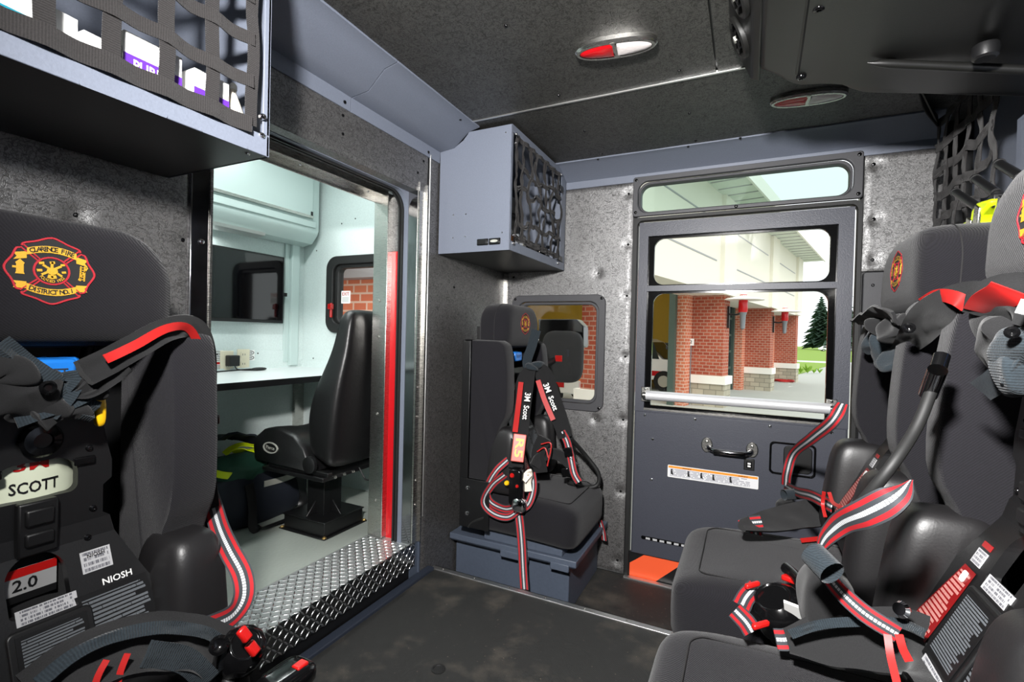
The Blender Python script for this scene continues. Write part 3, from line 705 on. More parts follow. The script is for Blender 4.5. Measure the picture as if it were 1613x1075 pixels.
def sticker(P, w, h, lab, rows):
    p = at(*P, 'x', XM + .007); t = thing('outlet_sticker', lab, 'sticker', (XM, p.y, p.z))
    MB().box(XM + .006, XM + .0068, p.y - w / 2, p.y + w / 2, p.z - h / 2, p.z + h / 2).build('backing', M['carton'], t)
    m = MB()
    for i in range(rows):
        z = p.z + (i - (rows - 1) / 2) * .026
        m.ringprism(ell(p.y, z, w * .46, .011), ell(p.y, z, w * .38, .0075), 'x', XM + .0066, XM + .0072)
        for k in (-.003, .0005): m.box(XM + .0066, XM + .0072, p.y - w * .25, p.y + w * .25, z + k, z + k + .002)
    m.build('printed_ovals', M['black'], t); return p
sticker((343, 561), .055, .055, 'black oval stickers left of the ivory outlets', 2); sticker((394, 560), .05, .055, 'black oval stickers right of the ivory outlets', 2)
p = at(343, 577, 'x', XM + .007); t = thing('warning_sticker', 'small white and red warning sticker low beside the ivory outlets', 'sticker', (XM, p.y, p.z))
MB().box(XM + .006, XM + .0068, p.y - .03, p.y + .03, p.z - .02, p.z + .02).build('backing', M['carton'], t)
MB().box(XM + .0066, XM + .0072, p.y - .03, p.y + .03, p.z + .008, p.z + .02).build('red_header', M['redplastic'], t)
m = MB()
for k in range(3): m.box(XM + .0066, XM + .0072, p.y - .025, p.y + .02, p.z - .014 + k * .007, p.z - .011 + k * .007)
m.build('small_print', M['black'], t)
# ---- attendant seat, turned slightly away from the desk
ac = thing('swivel_seat', 'black leatherette bucket seat on a steel pedestal in the module', 'seat', (-1.66, 1.565, ZM))
zinc = simple('zinc bolt', (190, 160, 100), .35, .8)
m = MB().box(-1.80, -1.53, 1.44, 1.69, ZM + .001, ZM + .007).box(-1.785, -1.545, 1.455, 1.675, ZM + .007, ZM + .062); m.box(-1.79, -1.54, 1.45, 1.68, ZM + .062, ZM + .068)
bs = m.build('base_box', M['blackmetal'], ac, bev=.003)
for x in (-1.79, -1.54):
    for y in (1.45, 1.68): bolt((x, y, ZM + .007), (0, 0, 1), .009, zinc, bs, name='anchor_bolt')
m = MB().box(-1.715, -1.615, 1.515, 1.615, ZM + .066, ZM + .255)
for sx, sy in ((1, 0), (-1, 0), (0, 1), (0, -1)):
    c = V((-1.665, 1.565, ZM + .068)); a = V((sx, sy, 0)); b2_ = V((-sy, sx, 0))
    m.loft([[c + a * .05 + b2_ * k, c + a * .10 + b2_ * k, c + a * .05 + V((0, 0, .055)) + b2_ * k] for k in (-.004, .004)])
m.build('pedestal_column', M['blackmetal'], ac, bev=.002)
zs = ZM + .29
m = MB().box(-1.86, -1.50, 1.40, 1.78, ZM + .255, ZM + .272).box(-1.84, -1.49, 1.415, 1.44, ZM + .272, zs).box(-1.84, -1.49, 1.72, 1.745, ZM + .272, zs)
sf = m.build('swivel_plate', M['blackmetal'], ac, bev=.003)
for y in (1.46, 1.51, 1.56): bolt((-1.495, y, ZM + .264), (1, 0, 0), .007, M['steel'], sf)
MB().tube([(-1.50, 1.60, ZM + .27), (-1.47, 1.61, ZM + .22), (-1.465, 1.66, ZM + .215), (-1.48, 1.70, ZM + .25), (-1.50, 1.69, ZM + .275)], .003, 6).build('release_cable', M['rubber'], sf)
side = [(-1.905, .01), (-1.915, .07), (-1.905, .105), (-1.85, .145), (-1.76, .158), (-1.67, .135), (-1.61, .09), (-1.585, .04), (-1.56, .0)]
rings = []
for k, (y, s) in enumerate([(1.395, .93), (1.402, .985), (1.42, 1.0), (1.46, 1.0), (1.51, .93), (1.595, .90), (1.68, .93), (1.73, 1.0), (1.77, 1.0), (1.788, .985), (1.795, .93)]):
    rings.append([V((-1.74 + (x + 1.74) * (.5 + s / 2), y, zs + z * s)) for x, z in side])
sc = MB().loft(rings).build('seat_cushion', M['leather'], ac, smooth=60)
c = V((-1.80, 1.394, zs + .07))
m = MB().ringprism(ell(c.x, c.z, .045, .024), ell(c.x, c.z, .039, .019), 'y', 1.391, 1.396); m.text('Pierce', (c.x, 1.3935, c.z), (1, 0, -.06), (0, 0, 1), .021, .0015); m.build('seat_emblem', M['silver'], sc)
bk = [(-1.585, .03, -1.475, .0), (-1.605, .12, -1.462, .05), (-1.612, .21, -1.452, .13), (-1.595, .30, -1.445, .23), (-1.56, .38, -1.44, .32), (-1.525, .46, -1.435, .40), (-1.51, .54, -1.43, .48), (-1.505, .61, -1.43, .565), (-1.49, .65, -1.432, .63), (-1.465, .665, -1.445, .655)]
rings = []
for k, (xf, zf, xb, zb) in enumerate(bk):
    hw = [.185, .195, .198, .195, .185, .17, .15, .14, .125, .095][k]; r = []
    for (f, y) in ((0, -.88), (.12, -1), (.85, -1), (1, -.9), (1, 0), (1, .9), (.85, 1), (.12, 1), (0, .88), (.16, .6), (.2, 0), (.16, -.6)):
        r.append(V((xf + (xb - xf) * f, 1.595 + hw * y, zs + zf + (zb - zf) * f)))
    rings.append(r)
br = MB().loft(rings).build('backrest', M['leather'], ac, sub=2, smooth=60)
MB().lathe((-1.565, 1.395, zs + .03), (0, -1, 0), [(.034, -.004), (.034, .010), (.028, .014), (0, .014)], 20).build('recline_knob', M['black'], ac)
# ---- gear bag
bg = thing('duffel_bag', 'open navy duffel bag with green lining on the module floor', 'bag', (-2.02, 1.42, ZM))
def baf(p): return V((p.x, p.y, p.z))
m = MB(); rings = []
prof = [(.0, .80, 0), (.02, .95, 0), (.08, 1.04, 0), (.15, 1.02, 0), (.21, .93, .0), (.225, .88, 0), (.215, .80, 0), (.17, .72, 0), (.13, .3, 0)]
for z, s, _ in prof:
    r = []
    for i in range(32):
        q = 2 * pi * i / 32; ca, sa = cos(q), sin(q)
        x = math.copysign(abs(ca) ** .6, ca) * .13 * s; y = math.copysign(abs(sa) ** .6, sa) * .25 * s
        wz = .012 * noise.noise(V((x * 14, y * 14, z * 9))) + (.05 * max(0, -ca) if z > .18 else 0)
        r.append(V((-2.03 + x + .014 * noise.noise(V((z * 30, i * .8, 2))), 1.47 + y, ZM + z + wz)))
    rings.append(r)
m.loft(rings).build('bag_body', M['navycloth'], bg, smooth=70)
m = MB().ribbon([(-2.15, 1.24, ZM + .20), (-2.17, 1.29, ZM + .29), (-2.18, 1.42, ZM + .36), (-2.16, 1.58, ZM + .31), (-2.10, 1.68, ZM + .21)], (1, 0, .25), .14, .008, 8, .02); m.build('open_flap', M['navycloth'], bg)
m = MB().ribbon([(-1.885, 1.36, ZM + .20), (-1.875, 1.37, ZM + .10), (-1.85, 1.36, ZM + .02), (-1.83, 1.42, ZM + .014), (-1.83, 1.56, ZM + .02), (-1.86, 1.62, ZM + .07), (-1.89, 1.62, ZM + .18)], [(0, 1, 0), (0, 1, 0), (0, 1, .3), (1, 0, .2), (1, 0, .2), (0, 1, .2), (0, 1, 0)], .04, .003); m.build('carry_strap', M['black'], bg)
m = MB().ribbon([(-1.896, 1.44, ZM + .178), (-1.889, 1.54, ZM + .178), (-1.897, 1.62, ZM + .182)], (0, 0, 1), .026, .003); m.build('reflective_strip', M['silver'], bg)
gv = thing('safety_vest', 'folded green vest with fluorescent lime tape inside the navy duffel bag', 'vest', (-2.03, 1.46, ZM + .14))
m = MB().pillow((-2.01, 1.40, ZM + .235), (.10, .12, .065), (.7, .8), 40, 20, f=lambda p: p + .018 * noise.noise_vector(p * 16)); m.pillow((-1.99, 1.57, ZM + .215), (.085, .10, .055), (.7, .8), 40, 20, f=lambda p: p + .018 * noise.noise_vector(p * 18))
m.build('vest_body', M['greencloth'], gv, smooth=70)
m = MB().ribbon([(-2.10, 1.44, ZM + 0.292), (-2.05, 1.47, ZM + 0.307), (-1.99, 1.50, ZM + 0.294), (-1.945, 1.525, ZM + 0.267), (-1.925, 1.53, ZM + 0.232)], (0.2, 1, -.1), .06, .004, 8, .01)
m.ribbon([(-2.13, 1.41, ZM + 0.287), (-2.11, 1.47, ZM + 0.317), (-2.08, 1.54, ZM + 0.302)], (1, -.2, 0), .05, .004, 8, .01)
m.ribbon([(-2.0, 1.25, ZM + 0.267), (-1.945, 1.29, ZM + 0.247), (-1.93, 1.34, ZM + 0.237)], (.3, .1, 1), .03, .004); m.build('lime_tape', M['limecloth'], gv)
m = MB().ribbon([(-2.125, 1.42, ZM + .263), (-2.105, 1.47, ZM + .290), (-2.085, 1.53, ZM + .278)], (1, -.2, 0), .016, .004, 8, .01); m.build('silver_tape', M['silver'], gv)
# ================================================================== OUTSIDE: the fire station yard seen through the windows
GZ = -1.1; FA = V((-.65, 16.5, 0)); FU = V((.223, .975, 0)).normalized(); FN = V((.975, -.223, 0)).normalized()
def B(s, t, z): return FA + FU * s + FN * t + V((0, 0, z))
def bbox(mb, s0, s1, t0, t1, z0, z1):
    """box in the facade's own frame; UV in metres along the face"""
    c = [(s, t, z) for s in (s0, s1) for t in (t0, t1) for z in (z0, z1)]
    fs = [(0, 1, 3, 2), (4, 6, 7, 5), (0, 4, 5, 1), (2, 3, 7, 6), (0, 2, 6, 4), (1, 5, 7, 3)]
    uv = []
    for k, f in enumerate(fs): uv.append([((c[i][1], c[i][2]) if k < 2 else (c[i][0], c[i][2]) if k < 4 else (c[i][0], c[i][1])) for i in f])
    return mb.add([B(*p) for p in c], fs, uv)
S('ground', MB().box(-60, 60, YR + .3, 64, GZ - .3, GZ), M['asphalt'])
S('lawn', MB().box(-120, 160, 66, 300, GZ - .3, GZ + .02), M['lawn'])
S('verge', bbox(MB(), 18, 44, -8, -.9, GZ - .2, GZ + .03), M['lawn'])
S('road', MB().box(-120, 160, 60, 68, GZ - .28, GZ + .01), simple('pale road surface', (196, 198, 196), .9))
fs = thing('fire_station', 'cream and brick fire station with open bays beyond the cab door', 'building', B(0, 0, GZ))
fs['kind'] = 'structure'
bays = [-17.5, -6.75, .0, 6.95, 13.3]
for i, s in enumerate(bays):
    m = bbox(MB(), s - .02, s + .62, -1.12, -.02, GZ + .95, 2.5); pr_ = m.build('brick_pier', M['brick'], fs)
    bbox(MB(), s - .06, s + .68, -1.2, .05, GZ, GZ + .72).build('stone_base', M['stone'], pr_)
    bbox(MB(), s - .10, s + .72, -1.24, .09, GZ + .72, GZ + .98).build('cap_stone', M['cap'], pr_)
    bbox(MB(), s - .62, s + .75, -1.3, .12, 2.43, 5.4).build('pilaster', M['stucco'], pr_)
    if i < 2: continue
    bbox(MB(), s + .62, s + 1.1, -1.5, -1.0, GZ, 2.5).build('return_wall', M['brick2'], pr_)
    bbox(MB(), s - .55, s - .02, -1.5, -1.0, GZ, 2.5).build('return_wall', M['brick2'], pr_)
for i in range(len(bays) - 1):
    a, b = bays[i] + .75, bays[i + 1] - .62
    m = bbox(MB(), a, b, -1.3, 0, 2.43, 5.4); m = m.build('fascia_panel', M['stucco'], fs)
    g = MB(); bbox(g, a + .4, b - .4, 0, .012, 3.35, 3.39); bbox(g, a + .4, b - .4, 0, .012, 4.5, 4.54); g.build('reveal_groove', M['greyprint'], m)
    if i < 1: continue
    f = MB(); bbox(f, bays[i] + 1.1, bays[i] + 1.28, -1.5, -1.3, GZ, 2.5); bbox(f, bays[i + 1] - .73, bays[i + 1] - .55, -1.5, -1.3, GZ, 2.5); f.build('bay_door_frame', M['doorgreen'], fs)
# eaves, end gable, roof
m = bbox(MB(), -19, 14.6, -1.4, 1.0, 5.4, 5.55); m = m.build('eaves', M['soffit'], fs)
g = MB()
for k in range(40): bbox(g, -15.5 + k * .75, -15.44 + k * .75, .05, .95, 5.385, 5.4)
g.build('soffit_rib', M['greyprint'], m)
bbox(MB(), -16, 14.7, 1.0, 1.06, 5.35, 5.75).build('gutter', M['cap'], m)
g = MB(); pr = [(-1.4, 5.55), (1.0, 5.55), (-6.5, 9.5), (-14, 5.55)]
g.loft([[B(s, t, z) for t, z in pr] for s in (-16, 14.5)]).build('roof', M['cargrey'], fs)
# bay interiors: far wall, side walls, ceiling, floor slab
bbox(MB(), -14, 14.5, -14.2, -14, GZ, 5.2).build('rear_wall', M['bay'], fs)
bbox(MB(), -14, 14.5, -14, -1.5, 5.0, 5.2).build('bay_ceiling', M['bay'], fs)
bbox(MB(), 14.2, 14.5, -14, -1.1, GZ, 5.4).build('end_wall', M['brick'], fs)
bbox(MB(), -14, -13.8, -14, -1.1, GZ, 5.4).build('end_wall', M['bay'], fs)
for s in (7.2,): bbox(MB(), s - .05, s + .1, -14, -1.5, GZ, 5.0).build('partition', M['bay'], fs)
for a, b, nm in ((.0, 6.95, 0), (6.95, 13.3, 1)):
    m = bbox(MB(), a + 1.28, b - .73, -1.46, -1.40, GZ, 2.5).build('bay_door', M['darkglass'], fs)
    g = MB()
    for k in range(5): bbox(g, a + 1.28, b - .73, -1.40, -1.38, GZ + .2 + k * .7, GZ + .3 + k * .7)
    for k in range(4): bbox(g, a + 1.28 + k * 1.2, a + 1.4 + k * 1.2, -1.40, -1.38, GZ, 2.5)
    g.build('door_rails', M['doorgreen'], m)
bl = bpy.data.lights.new('bay_lamp', 'AREA'); bl.energy = 500; bl.size = 5; bo = bpy.data.objects.new('bay_lamp', bl); COL.objects.link(bo); bo.location = B(-4, -6, 4.95)
# sign and intercom on the near pier
m = thing('pier_sign', 'small white sign plate on a brick pier of the station', 'sign', B(-.03, -.92, .86)); m['label'] = 'small white sign plate on a post by the nearest brick pier in the door window'
p = B(-.12, -.98, 0)
MB().box(p.x - .09, p.x + .09, p.y - .008, p.y + .008, .82, 1.04).build('sign_plate', M['carton'], m); MB().text('2', (p.x, p.y - .008, .93), (1, 0, 0), (0, 0, 1), .14, .003).build('lettering', M['black'], m)
MB().cyl((p.x, p.y + .015, GZ), (p.x, p.y + .015, .9), .018).build('post', M['cargrey'], m)
# lanterns
def lantern(s, label):
    o = B(s, 0, 2.0); t = thing('wall_lantern', label, 'lantern', o, group=None)
    m = MB(); m.obox(B(s, .03, 1.75), FU * .03, FN * .03, V((0, 0, .35))).tube([B(s, .02, 1.85), B(s, .25, 1.83), B(s, .45, 1.9)], .03, 8); m.build('bracket', M['black'], t)
    m = MB().lathe(B(s, .45, 1.35), (0, 0, 1), [(.0, 0), (.07, .05), (.09, .45), (.12, .55)], 12); m.build('lower_body', M['cargrey'], t)
    m = MB().lathe(B(s, .45, 1.9), (0, 0, 1), [(.12, 0), (.14, .05), (.13, .5), (.1, .55)], 12); m.build('red_lens', M['lensred'], t)
    m = MB().lathe(B(s, .45, 2.28), (0, 0, 1), [(.6, 0), (.5, .05), (.15, .10), (.05, .22)], 20); m.build('shade', M['cap'], t)
lantern(.3, 'red station lantern on the nearer brick pier in the door window'); lantern(7.25, 'red station lantern on the second brick pier in the door window')
# red hose at the third pier
hp = B(12.9, -.45, GZ)
m = MB(); pts = []
for k in range(60): q = k * .55; r = .32 + .05 * sin(k * 1.7); pts.append(hp + V((cos(q) * r * 1.3, sin(q) * r, .03 + k * .0016)))
m.tube(pts, .022, 6, 2); tag(m.build('fire_hose', M['redband'], None), 'red hose coiled on the ground at the farthest brick pier', 'hose')
# vehicles: body by side outline, wheels, lamps
def vehicle(name, label, cat, o, fwd, L, H, W, prof, glassz, paint, stripe=None, group=None, wr=.38):
    t = thing(name, label, cat, o, group=group); f = V(fwd).normalized(); r = V((f.y, -f.x, 0)); o = V(o)
    def Q(a, b, z): return o + f * a + r * b + V((0, 0, z))
    m = MB(); m.loft([[Q(a, b * k, z) for a, z in [(pa, pz) for pa, pz in prof]] for b, k in ((-W / 2, 1), (-W / 2 * .9, 1), (W / 2 * .9, 1), (W / 2, 1))]); m.build('body', paint, t, bev=.04)
    for (a, z0, z1, a1) in glassz:
        for sb in (-1, 1): MB().add([Q(a, sb * (W / 2 + .01), z0), Q(a1, sb * (W / 2 + .01), z0), Q(a1 - (.25 if a1 > a else 0), sb * (W / 2 + .01), z1), Q(a + .15, sb * (W / 2 + .01), z1)], [(0, 1, 2, 3)]).build('side_window', M['darkglass'], t)
    for a in (L * .30, -L * .30):
        for sb in (-1, 1):
            wh = MB().cyl(Q(a, sb * (W / 2 - .16), wr), Q(a, sb * (W / 2 + .03), wr), wr, n=20).build('wheel', M['tyre'], t)
            MB().cyl(Q(a, sb * (W / 2 + .02), wr), Q(a, sb * (W / 2 + .05), wr), wr * .55, n=16).build('hub', M['silver'], wh)
    if stripe:
        m = MB()
        for sb in (-1, 1): m.add([Q(-L / 2 + .02, sb * (W / 2 + .008), stripe[0]), Q(L / 2 - .5, sb * (W / 2 + .008), stripe[0]), Q(L / 2 - .5, sb * (W / 2 + .008), stripe[1]), Q(-L / 2 + .02, sb * (W / 2 + .008), stripe[1])], [(0, 1, 2, 3)])
        m.add([Q(L / 2 + .012, -W / 2, stripe[0]), Q(L / 2 + .012, W / 2, stripe[0]), Q(L / 2 + .012, W / 2, stripe[1]), Q(L / 2 + .012, -W / 2, stripe[1])], [(0, 1, 2, 3)])
        m.build('stripe', M['red'], t)
    return t, Q
truckp = [(-2.6, .45), (2.6, .45), (2.62, .62), (2.62, 1.12), (2.45, 1.2), (1.45, 1.30), (.75, 1.98), (.4, 2.1), (-.6, 2.1), (-.62, 2.6), (-2.6, 2.6)]
def truck(label, o, fwd):
    t, Q = vehicle('ambulance', label, 'ambulance', o, fwd, 5.2, 2.6, 2.0, truckp, [(.1, 1.3, 1.95, 1.35)], M['carwhite'], (.62, .82), 'ambulances parked in the station bays', .42)
    m = MB(); m.add([Q(1.48, -.85, 1.32), Q(1.48, .85, 1.32), Q(.80, .78, 1.97), Q(.80, -.78, 1.97)], [(0, 1, 2, 3)]); m.build('windscreen', M['darkglass'], t)
    m = MB()
    m.obox(Q(2.66, 0, .52), Vector(fwd).normalized() * .06, V((Vector(fwd).normalized().y, -Vector(fwd).normalized().x, 0)) * .98, V((0, 0, .09))); m.build('bumper', M['silver'], t)
    m = MB(); m.obox(Q(2.63, 0, .95), Vector(fwd).normalized() * .03, V((Vector(fwd).normalized().y, -Vector(fwd).normalized().x, 0)) * .55, V((0, 0, .12))); m.build('grille', M['black'], t)
    for sb in (-1, 1):
        m = MB(); m.obox(Q(2.62, sb * .8, .97), Vector(fwd).normalized() * .03, V((Vector(fwd).normalized().y, -Vector(fwd).normalized().x, 0)) * .16, V((0, 0, .11))); hl = m.build('headlamp', M['lensclear'], t)
        m = MB(); m.obox(Q(2.60, sb * .99, .97), Vector(fwd).normalized() * .05, V((Vector(fwd).normalized().y, -Vector(fwd).normalized().x, 0)) * .025, V((0, 0, .11))); m.build('indicator', M['orangeprint'], hl)
truck('white ambulance with red stripe in the open bay seen through the door window', B(3.85, -4.56, GZ), FN)
truck('white ambulance with dark windscreen seen through the small side window', B(-3.0, -5.4, GZ), FN)
carp = [(-2.2, .35), (2.2, .35), (2.22, .7), (1.3, .88), (.6, 1.4), (-1.1, 1.42), (-1.8, .95), (-2.2, .9)]
for i, (x, y, pnt, lab) in enumerate(((19.2, 150, 'carwhite', 'white car parked across the lawn below the pines, the one nearest the station'), (24.5, 152, 'cargrey', 'grey car parked across the lawn between two white cars'), (29.0, 153, 'carwhite', 'white car parked across the lawn beside a grey car, farthest from the station'))):
    vehicle('parked_car', lab, 'car', (x, y, GZ), (1, .12, 0), 4.4, 1.4, 1.75, carp, [(-1.5, .9, 1.34, 1.1)], M[pnt], None, 'cars parked beyond the lawn', .33)
# conifers
def conifer(x, y, h, r, label):
    t = thing('conifer_tree', label, 'tree', (x, y, GZ), group='conifers beyond the lawn'); o = V((x, y, GZ))
    MB().cyl(o, o + V((0, 0, h * .9)), .25, .05, 8).build('trunk', M['bark'], t)
    m = MB(); rr = random.Random(int(x * 7 + h))
    for k in range(26):
        z = h * (.10 + .9 * k / 26); R = r * (1 - k / 26) ** .8 + .15
        for j in range(9):
            q = 2 * pi * (j + rr.random()) / 9; l = R * (.65 + .5 * rr.random()); d = V((cos(q), sin(q), 0)); c = o + V((0, 0, z))
            w = V((-sin(q), cos(q), 0)) * (l * .30 + .1)
            e = c + d * l + V((0, 0, -l * .28)); mid = c + d * l * .55 + V((0, 0, -.02 * l))
            m.add([c + V((0, 0, .15 * h / 26 + .2)), mid + w, e, mid - w, c - V((0, 0, .5))], [(0, 1, 2, 3), (1, 4, 2), (4, 3, 2)])
    m.build('foliage', M['needles'], t, smooth=0)
conifer(24.4, 168, 24, 5.6, 'tallest conifer beyond the lawn, with a pointed top'); conifer(31.5, 172, 19, 6.4, 'broad shorter conifer beyond the lawn at the window edge'); conifer(20.5, 178, 17, 5.5, 'low conifer beyond the lawn close to the brick pier'); conifer(29.5, 185, 11.5, 4.5, 'low conifer filling the gap behind two taller ones')
# low plants at the walk
def plant(o, h, label):
    t = thing('garden_plant', label, 'plant', o, group='garden plants along the walk'); m = MB(); rr = random.Random(int(o[0] * 100)); o = V(o)
    for k in range(26):
        q = rr.random() * 6.28; l = h * (.6 + .6 * rr.random()); d = V((cos(q), sin(q), 0)); w = V((-sin(q), cos(q), 0)) * .07 * h / .5
        m.add([o, o + d * l * .3 + w + V((0, 0, l * .6)), o + d * l * .6 + V((0, 0, l * (.7 + .5 * rr.random()))), o + d * l * .3 - w + V((0, 0, l * .6))], [(0, 1, 2, 3)])
    m.build('foliage', M['leaves'], t, smooth=0)
for k, (px, h) in enumerate(((1261, .38), (1272, .5), (1282, .3), (1291, .32))):
    p = at(px, 588, 'z', GZ + .03); plant((p.x, p.y, GZ + .02), h, ['leafy garden plant closest to the far brick pier', 'tallest leafy garden plant on the walk', 'short leafy garden plant right of the tallest one', 'leafy garden plant nearest the window edge'][k])
# brick building close beside the module window
S('wall_neighbour', MB().box(-8, -2.75, 4.4, 4.7, GZ, 4.0), M['brick2'])
S('trim_27', MB().box(-4.9, -3.75, 4.2, 4.39, 1.62, 1.76).cyl((-3.62, 4.3, 1.42), (-3.62, 4.3, 3.2), .09, n=14), simple('grey painted steel beam', (140, 136, 136), .6))
# solid black stand-in for a seat headrest reflected in the small window
mh = thing('headrest_reflection', 'black stand-in for a reflected headrest with a small red emblem, outside the small square window', 'mirror', (-.9, 2.8, .9))
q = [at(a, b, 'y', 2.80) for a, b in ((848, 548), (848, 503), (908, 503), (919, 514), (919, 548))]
m = MB(); m.loft([[p + V((0, d, 0)) for p in q] for d in (0, .10)]); m.build('reflection_top', M['gloss'], mh, bev=.006)
q0 = at(886, 562, 'y', 2.74); MB().pillow(q0, (.128, .05, .155), (.5, .6), 36, 20).build('reflection_pad', M['blackthread'], mh)
MB().obox(V((q0.x - .005, q0.y - .052, q0.z - .01)), V((.022, 0, 0)), V((0, .002, 0)), V((0, 0, .018))).build('reflection_emblem', M['redplastic'], mh, bev=.003)
MB().tube([(-.95, 2.80, .95), (-1.03, 2.70, .86), (-1.07, 2.44, .82)], .018, 10).build('standin_arm', M['black'], mh)  # invented arm that carries the reflection stand-in
# ================================================================== OVERHEAD: cabinets, nets, lamps, console
XF = -.855
def cab_shell(name, label, y0, y1, x0, x1, z0, z1, loc, end_prof=None):
    t = thing(name, label, 'cabinet', loc)
    return t
# --- long cabinet over the left seat
lc = thing('overhead_cabinet', 'long blue grey overhead cabinet with open front above the nearest left seat', 'cabinet', (-1.03, .0, 1.34))
m = MB().box(XL + .006, XF - .002, -.9, .645, 1.338, 1.342)
m.build('bottom_panel', M['blackmetal'], lc)
MB().box(XL + .006, XF, -.9, .643, 1.826, 1.832).box(XL + .006, XL + .01, -.9, .643, 1.342, 1.826).build('liner', M['bluegrey'], lc)
ep = [(XF, 1.338), (XF, 1.832), (-1.05, 1.832), (-1.075, 1.805), (-1.117, 1.777), (XL + .006, 1.77), (XL + .006, 1.338)]
MB().prism(ep, 'y', .641, .646).build('end_panel', M['bluegrey'], lc)
m = MB().box(XF - .004, XF, -.9, .646, 1.338, 1.378).box(XF - .012, XF - .004, -.9, .646, 1.372, 1.378).box(XF - .004, XF, -.9, .646, 1.80, 1.832).box(XF - .004, XF, .632, .646, 1.3785, 1.7995)
fr = m.build('front_flange', M['bluegrey'], lc, bev=.0012)
for y0_, y1_ in ((.155, .245), (.345, .46), (.515, .60), (-.1, .06)): MB().prism(rrect(y0_, y1_, 1.3375, 1.3455, .003, 3), 'x', XF, XF + .0016).build('net_slot', M['bluegrey'], fr)
bolt((XF, .63, 1.375), (1, 0, 0), .006, M['chrome'], fr); bolt((XF - .02, .615, 1.338), (0, 0, -1), .005, M['chrome'], lc)
def cargo_net(name, label, P, us, vs, n, w, loc, sag=.008, wob=.006, edge=None):
    """webbing net: P(u, v) -> point; verticals at us over the v range, horizontals at vs over the u range"""
    t = thing(name, label, 'net', loc); n = V(n)
    v0, v1 = vs[0], vs[-1]; u0, u1 = us[0], us[-1]
    side_v = (P(u1, v0) - P(u0, v0)).normalized(); side_h = (P(u0, v1) - P(u0, v0)).normalized()
    for i, u in enumerate(us):
        pts = []
        for k in range(9):
            v = v0 + (v1 - v0) * k / 8; off = wob * noise.noise(V((u * 31, v * 9, 3))) * 2
            e = 0 if k in (0, 8) else 1
            pts.append(P(u + off * e, v) + n * (sag * e * (.6 + .8 * noise.noise(V((u * 17, v * 11, 9))))))
        MB().ribbon(pts, side_v, w, .002, 4, wob * .3).build('upright_strap', M['netweb'], t)
    for j, v in enumerate(vs):
        pts = []
        for k in range(2 * len(us) - 1):
            u = u0 + (u1 - u0) * k / (2 * len(us) - 2); off = wob * noise.noise(V((u * 13, v * 29, 5))) * 1.5
            e = 0 if j in (0, len(vs) - 1) else 1
            pts.append(P(u, v + off * e) + n * ((-.004 if k % 2 else .004) + sag * e * (.6 + .8 * noise.noise(V((u * 17, v * 11, 9))))))
        MB().ribbon(pts, side_h, w * (1.25 if j == 0 else 1), .002, 3, wob * .3).build('cross_strap', M['netweb'], t)
    return t
def hook(P, n, t):
    return bolt(P, n, .006, M['chrome'], t, .008, 'net_hook')
us = [.004 - .074 * 6 + .6 - .004 + .074 * i for i in range(7)]
nt = cargo_net('cargo_net', 'black webbing cargo net across the long overhead cabinet front', lambda u, v: V((XF + .006, u, v)), [-.36 + .074 * i for i in range(14)][:], [1.383, 1.462, 1.54, 1.62, 1.70, 1.80], (1, 0, 0), .0235, (XF + .01, .2, 1.36), .004, .003)
hook((XF + .002, .628, 1.41), (1, 0, 0), nt)
# --- things kept in that cabinet
def carton(name, label, c, d, rz, main, band, text=None, group=None, tcol='white'):
    t = thing(name, label, 'box', V(c)); R_ = Matrix.Rotation(rz, 3, 'Z'); c = V(c)
    ex, ey, ez = R_ @ V((d[0] / 2, 0, 0)), R_ @ V((0, d[1] / 2, 0)), V((0, 0, d[2] / 2)); o = c + ez
    MB().obox(o, ex, ey, ez).build('carton_body', M[main], t, bev=.001)
    m = MB(); m.obox(o + ex * 1.0 + ez * .14, ex * .01, ey * 1.002, ez * .26); b_ = m.build('printed_band', M[band], t)
    if text:
        m = MB(); m.text(text[0], o + ex * 1.012 + ez * .14, ey, ez, d[2] * .2, .0004, d[1] * text[1]); m.build('lettering', M[tcol], b_)
    return t
zb = 1.3422
carton('glove_box', 'white glove box with purple lettered band, left one behind the net', (-.925, .448, zb), (.11, .085, .112), .0, 'carton', 'purple', ('PURPLE', .7))
gbx = carton('glove_box', 'white glove box with purple band and round M size mark, beside a pale funnel', (-.925, .542, zb), (.11, .062, .108), .0, 'carton', 'purple', None)
m = MB().prism(ell(.560, zb + .046, .0085, .0085, 20), 'x', -.869, -.8685); d_ = m.build('size_dot', M['black'], gbx); m = MB().text('M', (-.8684, .560, zb + .046), (0, 1, 0), (0, 0, 1), .011, .0003); m.build('lettering', M['white'], d_)
carton('carton', 'white and teal carton near the frame edge in the overhead cabinet', (-.94, .30, zb), (.12, .10, .10), .1, 'carton', 'teal')
carton('carton', 'white carton with teal stripe standing between two net uprights', (-.925, .375, zb), (.10, .04, .085), .05, 'carton', 'teal')
carton('carton', 'small tan carton beside the purple lettered glove box', (-.935, .405, zb), (.10, .022, .06), .0, 'pale', 'pale')
fn = thing('funnel', 'pale translucent funnel standing at the end of the overhead cabinet', 'funnel', (-.895, .597, zb))
MB().lathe((-.895, .597, zb), (0, 0, 1), [(.027, .001), (.028, .03), (.026, .05), (.012, .09), (.006, .105), (.0055, .115)], 24).build('cone', M['pale'], fn); MB().lathe((-.895, .597, zb + .113), (0, 0, 1), [(.007, 0), (.007, .008), (.004, .012)], 12).build('tip', M['white'], fn)
